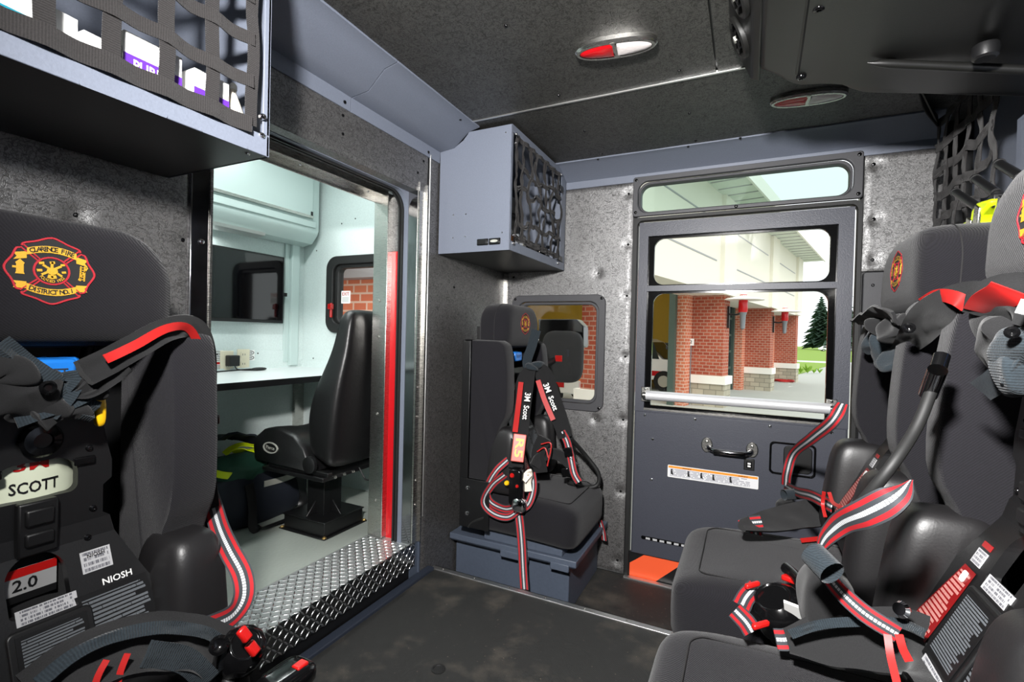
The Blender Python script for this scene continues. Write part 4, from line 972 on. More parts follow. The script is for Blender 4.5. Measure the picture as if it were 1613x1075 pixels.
# --- corner cabinet
cc = thing('corner_cabinet', 'blue grey corner cabinet hung above the corner seat', 'cabinet', (-1.02, 2.03, 1.338))
Y0, Y1 = 1.71, YR - .012
npf = [(-.852, 1.338), (-.852, 1.833), (-1.05, 1.833), (-1.056, 1.825), (-1.078, 1.802), (-1.119, 1.778), (XL + .006, 1.774), (XL + .006, 1.338)]
np_ = MB().prism(npf, 'y', Y0, Y0 + .004).build('near_panel', M['bluegrey'], cc, bev=.001)
MB().prism(npf, 'y', Y1 - .004, Y1).build('far_panel', M['bluegrey'], cc)
MB().box(XL + .006, -.856, Y0 + .004, Y1, 1.338, 1.342).build('bottom_panel', M['blackmetal'], cc)
MB().box(XL + .006, -.856, Y0 + .004, Y1, 1.829, 1.833).box(XL + .006, XL + .01, Y0 + .004, Y1, 1.342, 1.829).build('liner', M['bluegrey'], cc)
m = MB().box(-.856, -.852, Y0, Y1, 1.338, 1.376).box(-.856, -.852, Y0, Y1, 1.806, 1.833).box(-.856, -.852, Y0, Y0 + .012, 1.3765, 1.8055).box(-.856, -.852, Y1 - .068, Y1, 1.3765, 1.8055).box(-.864, -.856, Y0, Y1, 1.372, 1.376)
fr = m.build('front_flange', M['bluegrey'], cc, bev=.0012)
for y0_ in (1.80, 1.98, 2.13): MB().prism(rrect(y0_, y0_ + .09, 1.3375, 1.345, .003, 3), 'x', -.852, -.8505).build('net_slot', M['bluegrey'], fr)
for P in ((714.5, 339), (734, 337.5), (713.5, 375), (733, 373), (791, 366.5), (797, 209)):
    p = at(*P, 'y', Y0); bolt((p.x, Y0, p.z), (0, -1, 0), .0035, M['chrome'], np_, .002, 'rivet')
for k, x in ((0, -.973), (1, -.918)):
    r_ = MB().box(x - .026, x + .026, Y0 - .006, Y0, 1.362, 1.388).build('rocker_switch', M['gloss'], cc, bev=.003)
    MB().box(x - .021, x + .021, Y0 - .009, Y0 - .006, 1.365, 1.385).build('rocker', M['black'], r_, bev=.002)
    if k: MB().prism(ell(x, 1.375, .017, .0055), 'y', Y0 - .0095, Y0 - .009).build('oval_emblem', M['silver'], r_)
us = [1.745, 1.80, 1.875, 1.955, 2.04, 2.13, 2.225]
nt = cargo_net('cargo_net', 'wavy black webbing cargo net across the corner cabinet opening', lambda u, v: V((-.846, u, v)), us, [1.392, 1.475, 1.575, 1.675, 1.79], (1, 0, 0), .019, (-.84, 2.0, 1.37), .004, .03)
for y, z in ((1.735, 1.80), (1.735, 1.765), (1.735, 1.40), (1.735, 1.368), (2.25, 1.80), (2.24, 1.362)): hook((-.85, y, z), (1, 0, 0), nt)
MB().box(-.852, -.842, 2.235, 2.275, 1.715, 1.745).build('buckle', M['black'], nt, bev=.002); MB().box(-.852, -.842, 2.245, 2.285, 1.375, 1.40).build('buckle', M['black'], nt, bev=.002)
# contents
zc = 1.3422
t = thing('hand_lamp', 'amber topped lamp at the bottom front of the corner cabinet', 'lamp', (-.92, 1.83, zc)); MB().lathe((-.92, 1.83, zc), (0, 0, 1), [(.022, 0), (.022, .075), (.018, .08)], 16).build('lamp_body', M['orangeprint'], t); MB().lathe((-.92, 1.83, zc + .08), (0, 0, 1), [(.02, 0), (.02, .018), (.012, .03)], 16).build('cap', M['carton'], t)
t = thing('gas_bottle', 'small green bottle beside the amber lamp in the corner cabinet', 'bottle', (-.93, 1.765, zc)); MB().lathe((-.93, 1.765, zc), (0, 0, 1), [(.02, 0), (.022, .01), (.022, .085), (.01, .11), (.008, .12)], 16).build('bottle_body', M['greencloth'], t); MB().lathe((-.93, 1.765, zc + .118), (0, 0, 1), [(.01, 0), (.01, .015)], 12).build('cap', M['yellow'], t)
t = thing('equipment_case', 'black equipment case at the back of the corner cabinet', 'case', (-1.06, 1.98, zc)); MB().box(-1.17, -.985, 1.77, 2.085, zc, zc + .30).build('case_body', M['black'], t, bev=.012); MB().tube([(-.985, 1.88, zc + .20), (-.965, 1.90, zc + .21), (-.965, 2.02, zc + .21), (-.985, 2.04, zc + .20)], .008, 8).build('handle', M['rubber'], t)
t = thing('coiled_cable', 'coiled black cable lying on the black equipment case', 'cable', (-1.07, 1.95, zc + .305)); m = MB(); pts = [V((-1.075 + .055 * cos(k * .5) * (1 + .1 * sin(k)), 1.95 + .09 * sin(k * .5), zc + .309 + k * .0012)) for k in range(60)]; m.tube(pts, .006, 6, 2); m.build('cable', M['rubber'], t)
t = thing('face_piece', 'grey rubber face mask at the far end of the corner cabinet', 'mask', (-.95, 2.17, zc)); MB().pillow((-.95, 2.17, zc + .055), (.055, .07, .055), (.8, .8), 24, 14).build('mask_shell', M['bolster'], t); MB().pillow((-.905, 2.17, zc + .06), (.022, .05, .036), (.8, .8), 20, 12).build('lens', M['gloss'], t)
t = thing('meter', 'grey hand meter leaning in the middle of the corner cabinet', 'meter', (-.93, 1.965, zc)); MB().obox((-.925, 1.965, zc + .055), V((.018, .004, 0)), V((-.004, .032, 0)), V((0, 0, .054))).build('meter_body', M['cargrey'], t, bev=.006); MB().obox((-.9055, 1.965, zc + .075), V((.002, .0, 0)), V((-.003, .022, 0)), V((0, 0, .018))).build('display', M['silver'], t)
# --- dome lamps
def dome(cx, cy, L, W, label, rot):
    t = thing('dome_lamp', label, 'lamp', (cx, cy, ZC)); a = radians(rot); R2 = Matrix.Rotation(a, 2)
    def E(k, off=0, lo=-1, hi=1, n=40):
        out = []
        for i in range(n):
            q = 2 * pi * i / n; x = math.copysign(abs(cos(q)) ** .8, cos(q)) * (L / 2 - k); y = math.copysign(abs(sin(q)) ** 1.0, sin(q)) * (W / 2 - k)
            x = min(max(x, lo), hi); p = R2 @ Vector((x, y)); out.append((cx + p.x, cy + p.y))
        return out
    o1, o2, i1 = E(0), E(.006), E(.014)
    m = MB(); m.loft([[(x, y, ZC) for x, y in o1], [(x, y, ZC - .012) for x, y in o1], [(x, y, ZC - .018) for x, y in o2], [(x, y, ZC - .018) for x, y in i1], [(x, y, ZC - .008) for x, y in i1]]); bz = m.build('bezel', M['steel'], t)
    for nm, lo, hi, mt in (('red_lens', -1, -.006, 'lensred'), ('clear_lens', .006, 1, 'lensclear')):
        a1 = E(.016, 0, lo, hi); a2 = E(.026, 0, lo, hi)
        MB().loft([[(x, y, ZC - .007) for x, y in a1], [(x, y, ZC - .017) for x, y in a1], [(x, y, ZC - .021) for x, y in a2]]).build(nm, M[mt], t)
    p = R2 @ Vector((0, W * .36))
    MB().box(cx - .006, cx + .006, cy - W * .40, cy + W * .40, ZC - .019, ZC - .006).build('divider', M['steel'], t)
dome(-.365, 1.385, .235, .095, 'oval dome lamp with lit red and clear lenses on the open ceiling', 8)
dome(.165, 1.935, .235, .095, 'oval dome lamp in shade behind the black overhead console', 6)
# --- overhead console
oc = thing('overhead_console', 'black moulded overhead console hanging from the ceiling', 'console', (.35, .6, ZC))
edge = [((1197, 112), 1.705), ((1222, 122), 1.70), ((1244, 132), 1.697), ((1262, 136.5), 1.695), ((1300, 134.5), 1.69), ((1325, 135.5), 1.688), ((1340, 142), 1.685), ((1360, 148), 1.68), ((1480, 151), 1.655), ((1613, 155), 1.625)]
pts = [at(*P, 'z', z) for P, z in edge]; pts.append(V((.738, pts[-1].y, 1.61)))
poly = [V((.004, -1.0, 1.705))] + [V((.006, .4, 1.705)), V((.008, 1.1, 1.705))] + pts + [V((.738, -1.0, 1.61))]
cen = V((.37, .4, 0))
def ofs(k, dz=None, top=False):
    out = []
    for p in poly:
        d = V((p.x - cen.x, p.y - cen.y, 0)); q = V((p.x + k * math.copysign(1, d.x) * (1 if abs(d.x) > .3 else 0), p.y + k * (1 if d.y > .6 else -1 if d.y < -.6 else 0), p.z if dz is None else p.z + dz))
        if top: q.z = ZC + .002
        q.x = min(q.x, .738); out.append(q)
    return out
MB().loft([ofs(-.012, 0.0), ofs(-.004, .003), ofs(0, .012), ofs(.004, .035), ofs(-.006, 0, True)]).build('shell', M['conblack'], oc, smooth=50)
inner = [p for p in ofs(-.05, -.0015)]
a = [at(1366, 99, 'z', 1.672), at(1480, 104, 'z', 1.648), at(1613, 110, 'z', 1.618)]
MB().tube([p + V((0, 0, -.0)) for p in a], lambda t: .010 * min(1, .15 + t * 8), 10).build('ridge', M['conblack'], oc)
a = [at(1262, 100, 'z', 1.698), at(1238, 128, 'z', 1.698)]
MB().tube([V((.085, .5, 1.702)), V((.09, 1.0, 1.702)), V((.098, 1.45, 1.70))], .006, 8).build('ridge', M['conblack'], oc)
for P, z in (((1290, 15), 1.70), ((1262, 123), 1.697)): p = at(*P, 'z', z - .005); bolt((p.x, p.y, p.z + .004), (0, 0, -1), .012, M['gloss'], oc)
p = at(1552, 86, 'z', 1.625); MB().lathe(p + V((0, 0, .02)), (0, 0, -1), [(.022, 0), (.024, .01), (.022, .026), (.017, .03), (0, .03)], 20).build('thumb_knob', M['black'], oc)
# vent pod on its flank
m = MB(); pd = [(.012, ZC), (-.066, ZC), (-.06, ZC - .02), (-.01, 1.722), (.012, 1.712)]
m.loft([[(x, y, z) for x, z in pd] for y in (.9, 1.49)] + [[(x * .3, 1.52, ZC - (ZC - z) * .4) for x, z in pd]]); vp = m.build('vent_pod', M['conblack'], oc, bev=.006)
vn = V((-.92, 0, -.39)).normalized()
for yy in (1.36, 1.19):
    vc = V((-.036, yy, 1.775)) + vn * .002
    MB().lathe(vc, vn, [(.052, -.004), (.052, .006), (.046, .01), (.042, .004), (.040, -.002), (0, -.002)], 28).build('vent_ring', M['conblack'], vp)
    lv = V((0, 1, 0)); up = vn.cross(lv)
    m = MB()
    for k in (-.022, 0, .022): m.obox(vc + up * k + vn * .003, lv * sqrt(.039 ** 2 - k * k) * .95, up * .003, vn * .008)
    m.obox(vc + vn * .008, lv * .003, up * .03, vn * .004); m.build('louvre', M['gloss'], vp)
    MB().obox(vc + vn * .012, lv * .006, up * .006, vn * .003).build('thumb_tab', M['silver'], vp)
# --- far net and locker behind the rear-facing seats
lk = thing('side_locker', 'blue grey locker panel behind the nearest right headrest', 'cabinet', (.68, 1.5, 1.2))
MB().box(.625, .738, .9, 1.735, 1.0, 1.606).build('locker_body', M['bluegrey'], lk, bev=.004); MB().box(.621, .625, 1.0, 1.70, 1.05, 1.59).build('locker_door', M['bluegrey'], lk, bev=.002)
us = [1.775, 1.87, 1.96, 2.05, 2.14, 2.235]
nt = cargo_net('cargo_net', 'black webbing cargo net hanging beside the cab door above the far right seat', lambda u, v: V((.60, u, v)), us, [1.36, 1.445, 1.53, 1.615, 1.70, 1.80], (-1, 0, 0), .030, (.6, 2.0, 1.36), .008, .016)
MB().ribbon([(.60, 2.25, 1.815), (.52, 2.10, 1.83), (.45, 1.9, 1.835)], (0, .3, 1), .06, .003).build('top_flap', M['netweb'], nt)
MB().cyl((.60, 2.25, 1.80), (.45, 1.92, 1.842), .0025, n=6).build('stay_cord', M['silver'], nt)
def handset(P0, P1, body, label):
    a = at(*P0, 'x', .50); b = at(*P1, 'x', .47); t = thing('hand_light', label, 'hand light', a); t['group'] = 'lime hand lights behind the right seats'
    MB().cyl(a, b, .0095, n=14).lathe(a, (a - b), [(.0115, -.004), (.0115, .004), (.006, .006)], 14).build('aerial_rod', M['black'], t)
    c = V(b) + V((.004, -.01, -.018)); m = MB().cyl(b, c, .011, n=12); m.box(b.x - .012, b.x + .012, b.y - .022, b.y + .006, b.z - .035, b.z - .006).build('collar', M['black'], t, bev=.003)
    if body:
        q = [at(*p, 'x', .47) for p in body]; m = MB(); m.loft([[p + V((dx, 0, 0)) for p in q] for dx in (-.02, .022)]); bd = m.build('lime_body', M['lime'], t, bev=.006)
        cq = sum(q, V((0, 0, 0))) / len(q); MB().obox(cq + V((-.021, 0, -.01)), V((.003, 0, 0)), V((0, .012, .006)), V((0, -.006, .03))).build('clip', M['steel'], bd, bev=.002)
handset((1505, 303), (1542, 328), [(1526, 366), (1533, 350), (1552, 340), (1560, 348), (1556, 372), (1542, 372)], 'lower lime hand light peeping over the far right headrest')
handset((1537, 282), (1569, 304), [(1541, 370), (1548, 330), (1556, 318), (1578, 312), (1577, 322), (1560, 340), (1552, 374)], 'tallest lime hand light between the two right headrests')
handset((1574, 258), (1608, 279), [(1580, 345), (1590, 310), (1612, 300), (1613, 345)], 'hand light whose black rod rises above the nearest right headrest')
MB().box(.52, .625, 1.25, 1.72, 1.20, 1.215).build('charger_shelf', M['blackmetal'], lk, bev=.002)
# ================================================================== SEATS (local frame: x out from the wall, y across, z up; emblem at x .27, z 1.085)
def emb(mb_map, x, cy, cz, hw, hh):
    """embroidered cross-shaped badge: returns parts as (name, MB, material)"""
    def P(u, v, l=0): return V((x + l, cy + u * hw, cz + v * hh))
    def line(mb, pts, w, l=.0008, closed=False):
        pts = pts + [pts[0]] if closed else pts
        vs = []; n = len(pts)
        for i, (a, b) in enumerate(pts):
            p0 = pts[i - 1] if i else (pts[-2] if closed else pts[0]); p1 = pts[i + 1] if i < n - 1 else (pts[1] if closed else pts[-1])
            tx, ty = p1[0] - p0[0], p1[1] - p0[1]; d = sqrt(tx * tx + ty * ty) or 1; nx, ny = -ty / d * w, tx / d * w
            vs += [P(a + nx, b + ny, 0), P(a + nx * .7, b + ny * .7, l), P(a - nx * .7, b - ny * .7, l), P(a - nx, b - ny, 0)]
        fs = []
        for i in range(n - 1):
            for k in range(3): fs.append((4 * i + k, 4 * i + k + 1, 4 * i + k + 5, 4 * i + k + 4))
        mb.add(vs, fs)
    def arc(pts, seg=6): return [(p.x, p.y) for p in spline([V((a, b, 0)) for a, b in pts], seg)]
    topc = arc([(-.66, .66), (-.62, .74), (-.36, .84), (0, .99), (.36, .84), (.62, .74), (.66, .66)])
    rgt = arc([(.70, .60), (.78, .56), (.86, .34), (1.02, 0), (.86, -.34), (.78, -.56), (.70, -.60)])
    botc = [(a, -b) for a, b in topc]; lft = [(-a, b) for a, b in rgt]
    ring = [(.40 * cos(2 * pi * i / 32), .40 * sin(2 * pi * i / 32)) for i in range(32)]
    base = MB(); outl = topc + rgt[::1] + botc[::-1] + lft[::-1]
    base.add([P(0, 0, -.0002)] + [P(a, b, -.0002) for a, b in outl], [(0, 1 + (i + 1) % len(outl), 1 + i) for i in range(len(outl))])
    red = MB()
    for seg in (topc, rgt, botc, lft): line(red, seg, .028)
    line(red, ring, .028, closed=True)
    for sx in (-1, 1):
        for sy in (-1, 1):
            for o in (-.035, .035): line(red, [(sx * (.30 + o * .7), sy * (.30 - o * .7)), (sx * (.66 + o), sy * (.66 - o))], .022)
    gold = MB(); blks = [MB(), MB()]
    def banner(text, sgn):
        blk = blks[sgn < 0]
        n = 16; a0 = 50; pts = []
        for i in range(n + 1):
            t = -1 + 2 * i / n; pts.append((t * .56, sgn * (.64 - .13 * t * t)))
        vs = []
        for a, b in pts: vs += [P(a, b + .10, .0009), P(a, b - .10, .0009)]
        gold.add(vs, [(2 * i, 2 * i + 1, 2 * i + 3, 2 * i + 2) for i in range(n)])
        for sx in (-1, 1):
            gold.add([P(sx * .56, sgn * .44 + .07, .0006), P(sx * .56, sgn * .44 - .13, .0006), P(sx * .84, sgn * .40 - .16, .0006), P(sx * .77, sgn * .40 - .06, .0006), P(sx * .84, sgn * .40 + .04, .0006)], [(0, 1, 2, 3, 4)])
        m = len(text)
        for i, chh in enumerate(text):
            if chh == ' ': continue
            t = (-1 + 2 * (i + .5) / m) * .88; an = -sgn * .26 * t / .56 * .56 * 1.0
            blk.text(chh, P(t * .56, sgn * (.64 - .13 * t * t), .0012), V((0, cos(an), sin(an))), V((0, -sin(an), cos(an))), .19 * hh, .0004)
    banner('CLARENCE FIRE', 1); banner('DISTRICT NO.1', -1)
    # hydrant, ladder with hook, crossed tools
    gold.add([P(-.80, -.16, .0008), P(-.60, -.16, .0008), P(-.62, -.10, .0008), P(-.62, .12, .0008), P(-.60, .16, .0008), P(-.70, .27, .0008), P(-.80, .16, .0008), P(-.78, .12, .0008), P(-.78, -.10, .0008)], [tuple(range(9))])
    gold.add([P(-.86, .06, .0009), P(-.78, .06, .0009), P(-.78, .0, .0009), P(-.86, .0, .0009)], [(3, 2, 1, 0)])
    for u in (.66, .76): line(gold, [(u - .0, -.22), (u + .02, .24)], .022)
    for k in range(6): line(gold, [(.66, -.18 + k * .075), (.77, -.17 + k * .075)], .014)
    line(gold, [(.62, -.20), (.84, .2), (.80, .26)], .018)
    for a in (35, 90, 145): line(gold, [(-.28 * cos(radians(a)), -.04 - .16 * sin(radians(a))), (.26 * cos(radians(a)), .02 + .26 * sin(radians(a)))], .035)
    for (u, v, r) in ((0, .24, .06), (-.24, .20, .06), (.24, .20, .05), (-.28, -.02, .06), (.27, -.02, .05)): line(gold, [(u - r, v), (u + r, v + .02)], r * .7)
    gold.add([P(.13 * cos(2 * pi * i / 14), .0 + .11 * sin(2 * pi * i / 14), .0012) for i in range(14)], [tuple(range(14))])
    line(gold, [(-.10, -.16), (0, -.19), (.10, -.16)], .06)
    for i, chh in enumerate('FOUNDED 1922'):
        if chh == ' ': continue
        a = radians(212 + 116 * (i + .5) / 12); gold.text(chh, P(.31 * cos(a), .31 * sin(a), .0008), V((0, -sin(a), cos(a))), V((0, -cos(a), -sin(a))), .095 * hh * 1.2, .0004)
    return [('emblem_ground', base, 'blackthread'), ('emblem_outline', red, 'redthread'), ('emblem_motif', gold, 'goldthread'), ('emblem_lettering', blks[0], 'blackthread'), ('emblem_lettering', blks[1], 'blackthread')]
def make_seat(label, cush_front, cush_top, base_z):
    t = thing('jump_seat', label, 'seat', (0, 0, 0), world=False, group='jump seats with air packs')
    # back shell with two folded flanges
    m = MB().box(.085, .092, -.235, .235, .26, 1.0).box(.085, .125, -.243, -.237, .33, .995).box(.085, .125, .237, .243, .33, .995)
    sh = m.build('back_shell', M['blackmetal'], t, bev=.002)
    for y in (-.135, .135):
        for z in (.55, .70, .84): bolt((.093, y, z), (1, 0, 0), .006, M['gloss'], sh)
    # headrest
    def outl(s, x):
        o = rrect(-.182, .182, .965, 1.165, [.045, .095, .095, .045], 10); c = (0, 1.07)
        return [V((x, c[0] + (a - c[0]) * (1 - (1 - s) * .55), c[1] + (b - c[1]) * s)) for a, b in o]
    hr = MB().loft([outl(s, x) for x, s in ((.128, .86), (.132, .95), (.142, 1), (.20, 1), (.222, .99), (.243, .955), (.258, .88), (.267, .72), (.2705, .5), (.2708, .2), (.2708, .02))]).build('headrest', M['fabric'], t, smooth=70)
    MB().tube([p + V((0, (p.y > 0) * .001 - .0005, 0)) for p in outl(1.004, .205)] + [outl(1.004, .205)[0]], .0014, 6, 1, False).build('seam', M['blackthread'], hr)
    MB().cyl((.11, -.10, .90), (.16, -.10, 1.0), .009, n=10).cyl((.11, .10, .90), (.16, .10, 1.0), .009, n=10).box(.09, .13, -.13, .13, .985, 1.06).build('headrest_bracket', M['blackmetal'], t)
    for nm, mb, mt in emb(None, .2714, 0, 1.078, .0505, .049):
        if nm == 'emblem_ground': eg = mb.build(nm, M[mt], hr, smooth=0)
        else: mb.build(nm, M[mt], hr, smooth=0)
    # side bolsters: upright wings and lower pads
    prof = [(.125, 1.0), (.255, .998), (.278, .985), (.290, .955), (.300, .865), (.300, .70), (.268, .625), (.243, .53), (.240, .41), (.232, .395), (.125, .395)]
    pp = [(p.x, p.y) for p in spline([V((a, b, 0)) for a, b in prof[1:-1]], 4)]; pp = [prof[0]] + pp + [prof[-1]]
    for s in (-1, 1):
        rings = []
        for y, k in ((.158, .955), (.162, .985), (.172, 1), (.205, 1), (.228, .985), (.235, .965), (.2375, .94)):
            rings.append([V((.19 + (a - .19) * k, s * y, .70 + (b - .70) * (.5 + k / 2))) for a, b in pp])
        wg = MB().loft(rings if s > 0 else rings[::-1]).build('side_bolster', M['fabric'], t, smooth=50)
        MB().tube([V((.188 + (a - .19) * 1.0, s * .204, .70 + (b - .70) * 1.0)) for a, b in pp[2:-2]], .0016, 6, 2).build('seam', M['blackthread'], wg)
        MB().pillow((.278, s * .186, .490), (.078, .056, .142), (.45, .55), 36, 22, f=lambda p: V((p.x * (1 - .15 * (p.z / .14)), p.y * (1 - .1 * (p.z / .14)), p.z))).build('lower_bolster', M['bolster'], t, smooth=70)
    # cushion
    cx = (.10 + cush_front) / 2; L = (cush_front - .10) / 2; th = .09
    def cf(p):
        q = V(p); q.z += -.018 * (p.x / L) ** 2 * (1 if p.x > 0 else -.2) + .010 * abs(p.y / .225) ** 2 * (p.z > 0); return q
    cu = MB().pillow((cx, 0, cush_top - th), (L, .226, th), (.38, .22), 56, 24, f=cf).build('seat_cushion', M['fabric'], t, smooth=70)
    sm = []
    for a, b in rrect(-L * .86, L * .80, -.165, .165, .03, 5):
        sm.append(V((cx + a, b, cush_top + .0006 - .018 * (a / L) ** 2 * (1 if a > 0 else -.2) + .010 * (b / .225) ** 2 - th * (1 - (1 - max(abs(a / L), abs(b / .226)) ** (2 / .22 * 1.0)) ** .19))))
    MB().tube(sm + [sm[0]], .0016, 6, 1, False).build('seam', M['blackthread'], cu)
    m = MB().box(.09, cush_front - .10, -.19, .19, base_z, cush_top - 2 * th + .02)
    m.build('seat_base', M['blackmetal'], t, bev=.004)
    br = MB()
    for s in (-1, 1): br = MB().box(.09, .235, s * .244 - .003, s * .244 + .003, .19, .40).build('side_bracket', M['blackmetal'], t, bev=.002); [bolt((x, s * .247, z), (0, s, 0), .010, M['chrome'], br) for x, z in ((.13, .36), (.13, .25))]
    return t
def place(t, loc, rz):
    t.location = loc; t.rotation_euler = (0, 0, rz); return Matrix.Translation(V(loc)) @ Matrix.Rotation(rz, 4, 'Z')
SEATS = {}
def recline(t, k=.042):
    for o in t.children_recursive:
        if o.name.split('.')[0] in ('seat_cushion', 'seat_base') or (o.parent and o.parent.name.startswith('seat_cushion')): continue
        if o.location.length > 1e-6: o.location.x += k * (1.06 - o.location.z)
        else:
            for v in o.data.vertices: v.co.x += k * (1.06 - v.co.z)
def seat(key, label, loc, rz, cf, ct, bz):
    t = make_seat(label, cf, ct, bz)
    if key in 'FN': recline(t)
    SEATS[key] = place(t, loc, rz); return t
seat('L', 'nearest charcoal jump seat on the left, backed against the textured bulkhead', (XL, .345, 0), 0, .62, .325, -.0)
seat('C', 'charcoal jump seat in the far corner under the blue grey corner cabinet', (XL, 2.04, -.022), 0, .612, .345, .18)
seat('F', 'charcoal jump seat on the right standing next to the cab door', (.59, 1.457, .1), pi, .75, .325, -.1)
seat('N', 'charcoal jump seat nearest the viewer on the right', (.60, .85, .1), pi, .75, .325, -.1)
# ---- box under the corner seat
bx = thing('storage_box', 'navy grey lidded steel box under the corner seat', 'box', (-.90, 2.12, ZLO))
m = MB().box(-1.188, -.637, 1.905, 2.335, ZLO, .065); m.build('box_body', M['bluebox'], bx, bev=.004)
m = MB().loft([[V((-1.19, 1.865, .062)), V((-.60, 1.865, .062)), V((-.60, 2.338, .062)), V((-1.19, 2.338, .062))], [V((-1.19, 1.85, .075)), V((-.59, 1.85, .075)), V((-.59, 2.338, .075)), V((-1.19, 2.338, .075))], [V((-1.19, 1.85, .100)), V((-.59, 1.85, .100)), V((-.59, 2.338, .100)), V((-1.19, 2.338, .100))]])
m.box(-.93, -.80, 1.846, 1.86, .05, .08).box(-.70, -.62, 1.846, 1.86, .05, .08); m.build('lid', M['bluebox'], bx, bev=.003)
MB().box(-1.02, -.655, 1.865, 2.33, .100, .152).build('riser', M['bluebox'], bx, bev=.003)
# ================================================================== AIR PACKS
def L_(px, py, xl): return at(px, py, 'x', XL + xl) - V((XL, .345, 0))
def face_sides(pts, tw=0):
    out = []; P = [V(p) for p in pts]
    for i, p in enumerate(P):
        t = (P[min(i + 1, len(P) - 1)] - P[max(i - 1, 0)]).normalized(); s = t.cross(p - CAM).normalized()
        a = tw[i] if isinstance(tw, (list, tuple)) else tw
        out.append(Matrix.Rotation(radians(a), 3, t) @ s)
    return out
def cut(o, cutters):
    for c in cutters:
        b = o.modifiers.new('cut', 'BOOLEAN'); b.operation = 'DIFFERENCE'; b.object = c; b.solver = 'EXACT'
    bpy.context.view_layer.update(); dg = bpy.context.evaluated_depsgraph_get()
    me = bpy.data.meshes.new_from_object(o.evaluated_get(dg)); o.modifiers.clear(); o.data = me
    for c in cutters: bpy.data.objects.remove(c)
    return o
def make_pack(label):
    t = thing('breathing_apparatus', label, 'air pack', (0, 0, 0), world=False, group='air packs racked in the jump seats')
    # tank behind the frame
    pr = [(.0, .36), (.03, .362), (.062, .375), (.078, .40), (.08, .43), (.08, .80), (.074, .84), (.05, .875), (.02, .885), (.018, .91)]
    def wrap(m):
        m.v = [V((.148 + (.0803 + (q.x - .2325)) * cos(q.y / .08), (.0803 + (q.x - .2325)) * sin(q.y / .08), q.z)) for q in m.v]; return m
    tk = MB().lathe((.148, 0, 0), (0, 0, 1), pr, 32, (1, 0, 0)).build('tank', M['cyl'], t, smooth=60)
    MB().lathe((.148, 0, .52), (0, 0, 1), [(.0805, 0), (.081, .002), (.081, .15), (.0805, .152)], 32, (1, 0, 0)).build('tank_sleeve', M['carton'] if False else M['pad'], tk)
    m = MB(); m.text('SCOTT', (.2325, .0, .752), (0, 1, 0), (-.0, 0, 1), .024, .0006, .058); wrap(m).build('tank_lettering', M['black'], tk)
    m = MB(); m.text('3M', (.2325, -.004, .786), (0, 1, 0), (0, 0, 1), .022, .0006, .04); wrap(m).build('maker_mark', M['redplastic'], tk)
    lb = MB().box(.2315, .2325, -.045, .025, .585, .635).build('tank_label', M['greyprint'], tk)
    MB().box(.2324, .2329, -.045, .025, .622, .635).build('red_header', M['redplastic'], lb); MB().box(.2324, .2329, -.045, .025, .585, .596).build('black_footer', M['black'], lb)
    m = MB(); m.text('2.0', (.2326, -.012, .609), (0, 1, 0), (0, 0, 1), .024, .0006); m.build('lettering', M['black'], lb)
    # moulded frame with two windows
    half = [(.0, .873), (.055, .873), (.066, .862), (.080, .845), (.088, .80), (.094, .775), (.094, .745), (.082, .735), (.082, .690), (.092, .682), (.097, .655), (.128, .585), (.168, .505), (.170, .42), (.0, .405)]
    poly = half + [(-a, b) for a, b in half[::-1][1:-1]]
    def xf(z): return .238 + max(0, .665 - z) * .42
    lv = sorted(half[1:-1], key=lambda q: -q[1]); rg = []
    for w_, z_ in [(lv[0][0], .873)] + lv[1:] + [(.160, .405)]:
        rg.append([V((xf(z_), -w_, z_)), V((xf(z_), w_, z_)), V((xf(z_) - .016, w_, z_)), V((xf(z_) - .016, -w_, z_))])
    fr = MB().loft(rg).build('back_frame', M['black'], t, smooth=20)
    c1 = MB().prism([(p[0], p[1]) for p in rrect(-.052, .048, .735, .792, [.012, .028, .028, .012], 8)], 'x', .15, .30).build('c', M['black'])
    c2 = MB().prism(rrect(-.042, .028, .578, .655, [.006, .034, .034, .006], 8), 'x', .15, .34).build('c', M['black'])
    cut(fr, [c1, c2]); fr.data.polygons.foreach_set('use_smooth', [False] * len(fr.data.polygons))
    m = MB().box(.236, .252, -.027, .02, .655, .735).box(.236, .258, -.020, .013, .67, .69).box(.236, .258, -.020, .013, .70, .725); m.build('spine_rib', M['black'], fr, bev=.003)
    MB().lathe((.24, .0, .825), (1, 0, 0), [(.024, 0), (.026, .008), (.022, .013), (.012, .015), (.011, .011), (0, .011)], 24).build('latch_knob', M['gloss'], fr)
    for y, z in ((.062, .80), (-.062, .80), (.068, .70), (-.068, .70), (.06, .655)): bolt((xf(z) + .001, y, z), (1, 0, 0), .005, M['gloss'], fr)
    for s in (-1, 1):
        m = MB().box(.238, .244, s * .055 - .014, s * .055 + .014, .775, .788); m.build('strap_slot', M['gloss'], fr, bev=.002)
    # labels on the flared skirt
    def lab(name, y0, y1, z0, z1, mt, par, off=.0012, skew=0, th=.001):
        def P(y, z, o): n = V((.922, 0, .387)); return V((xf(z), y, z)) + n * o
        m = MB(); q = [(y0, z0), (y1, z0), (y1 + skew, z1), (y0 + skew, z1)]
        m.add([P(y, z, off) for y, z in q] + [P(y, z, off - th) for y, z in q], [(0, 1, 2, 3), (4, 7, 6, 5), (0, 4, 5, 1), (1, 5, 6, 2), (2, 6, 7, 3), (3, 7, 4, 0)], [[(0, 0), (1, 0), (1, 1), (0, 1)]] + [[(0, 0)] * 4] * 5)
        return m.build(name, M[mt], par, smooth=0), P
    o, P = lab('print_label', .050, .148, .44, .578, 'lab_black', fr, skew=-.02)
    m = MB(); m.text('NIOSH', P(.088, .585, .002), (0, 1, 0), (-.387, 0, .922), .014, .0004); m.build('lettering', M['white'], o)
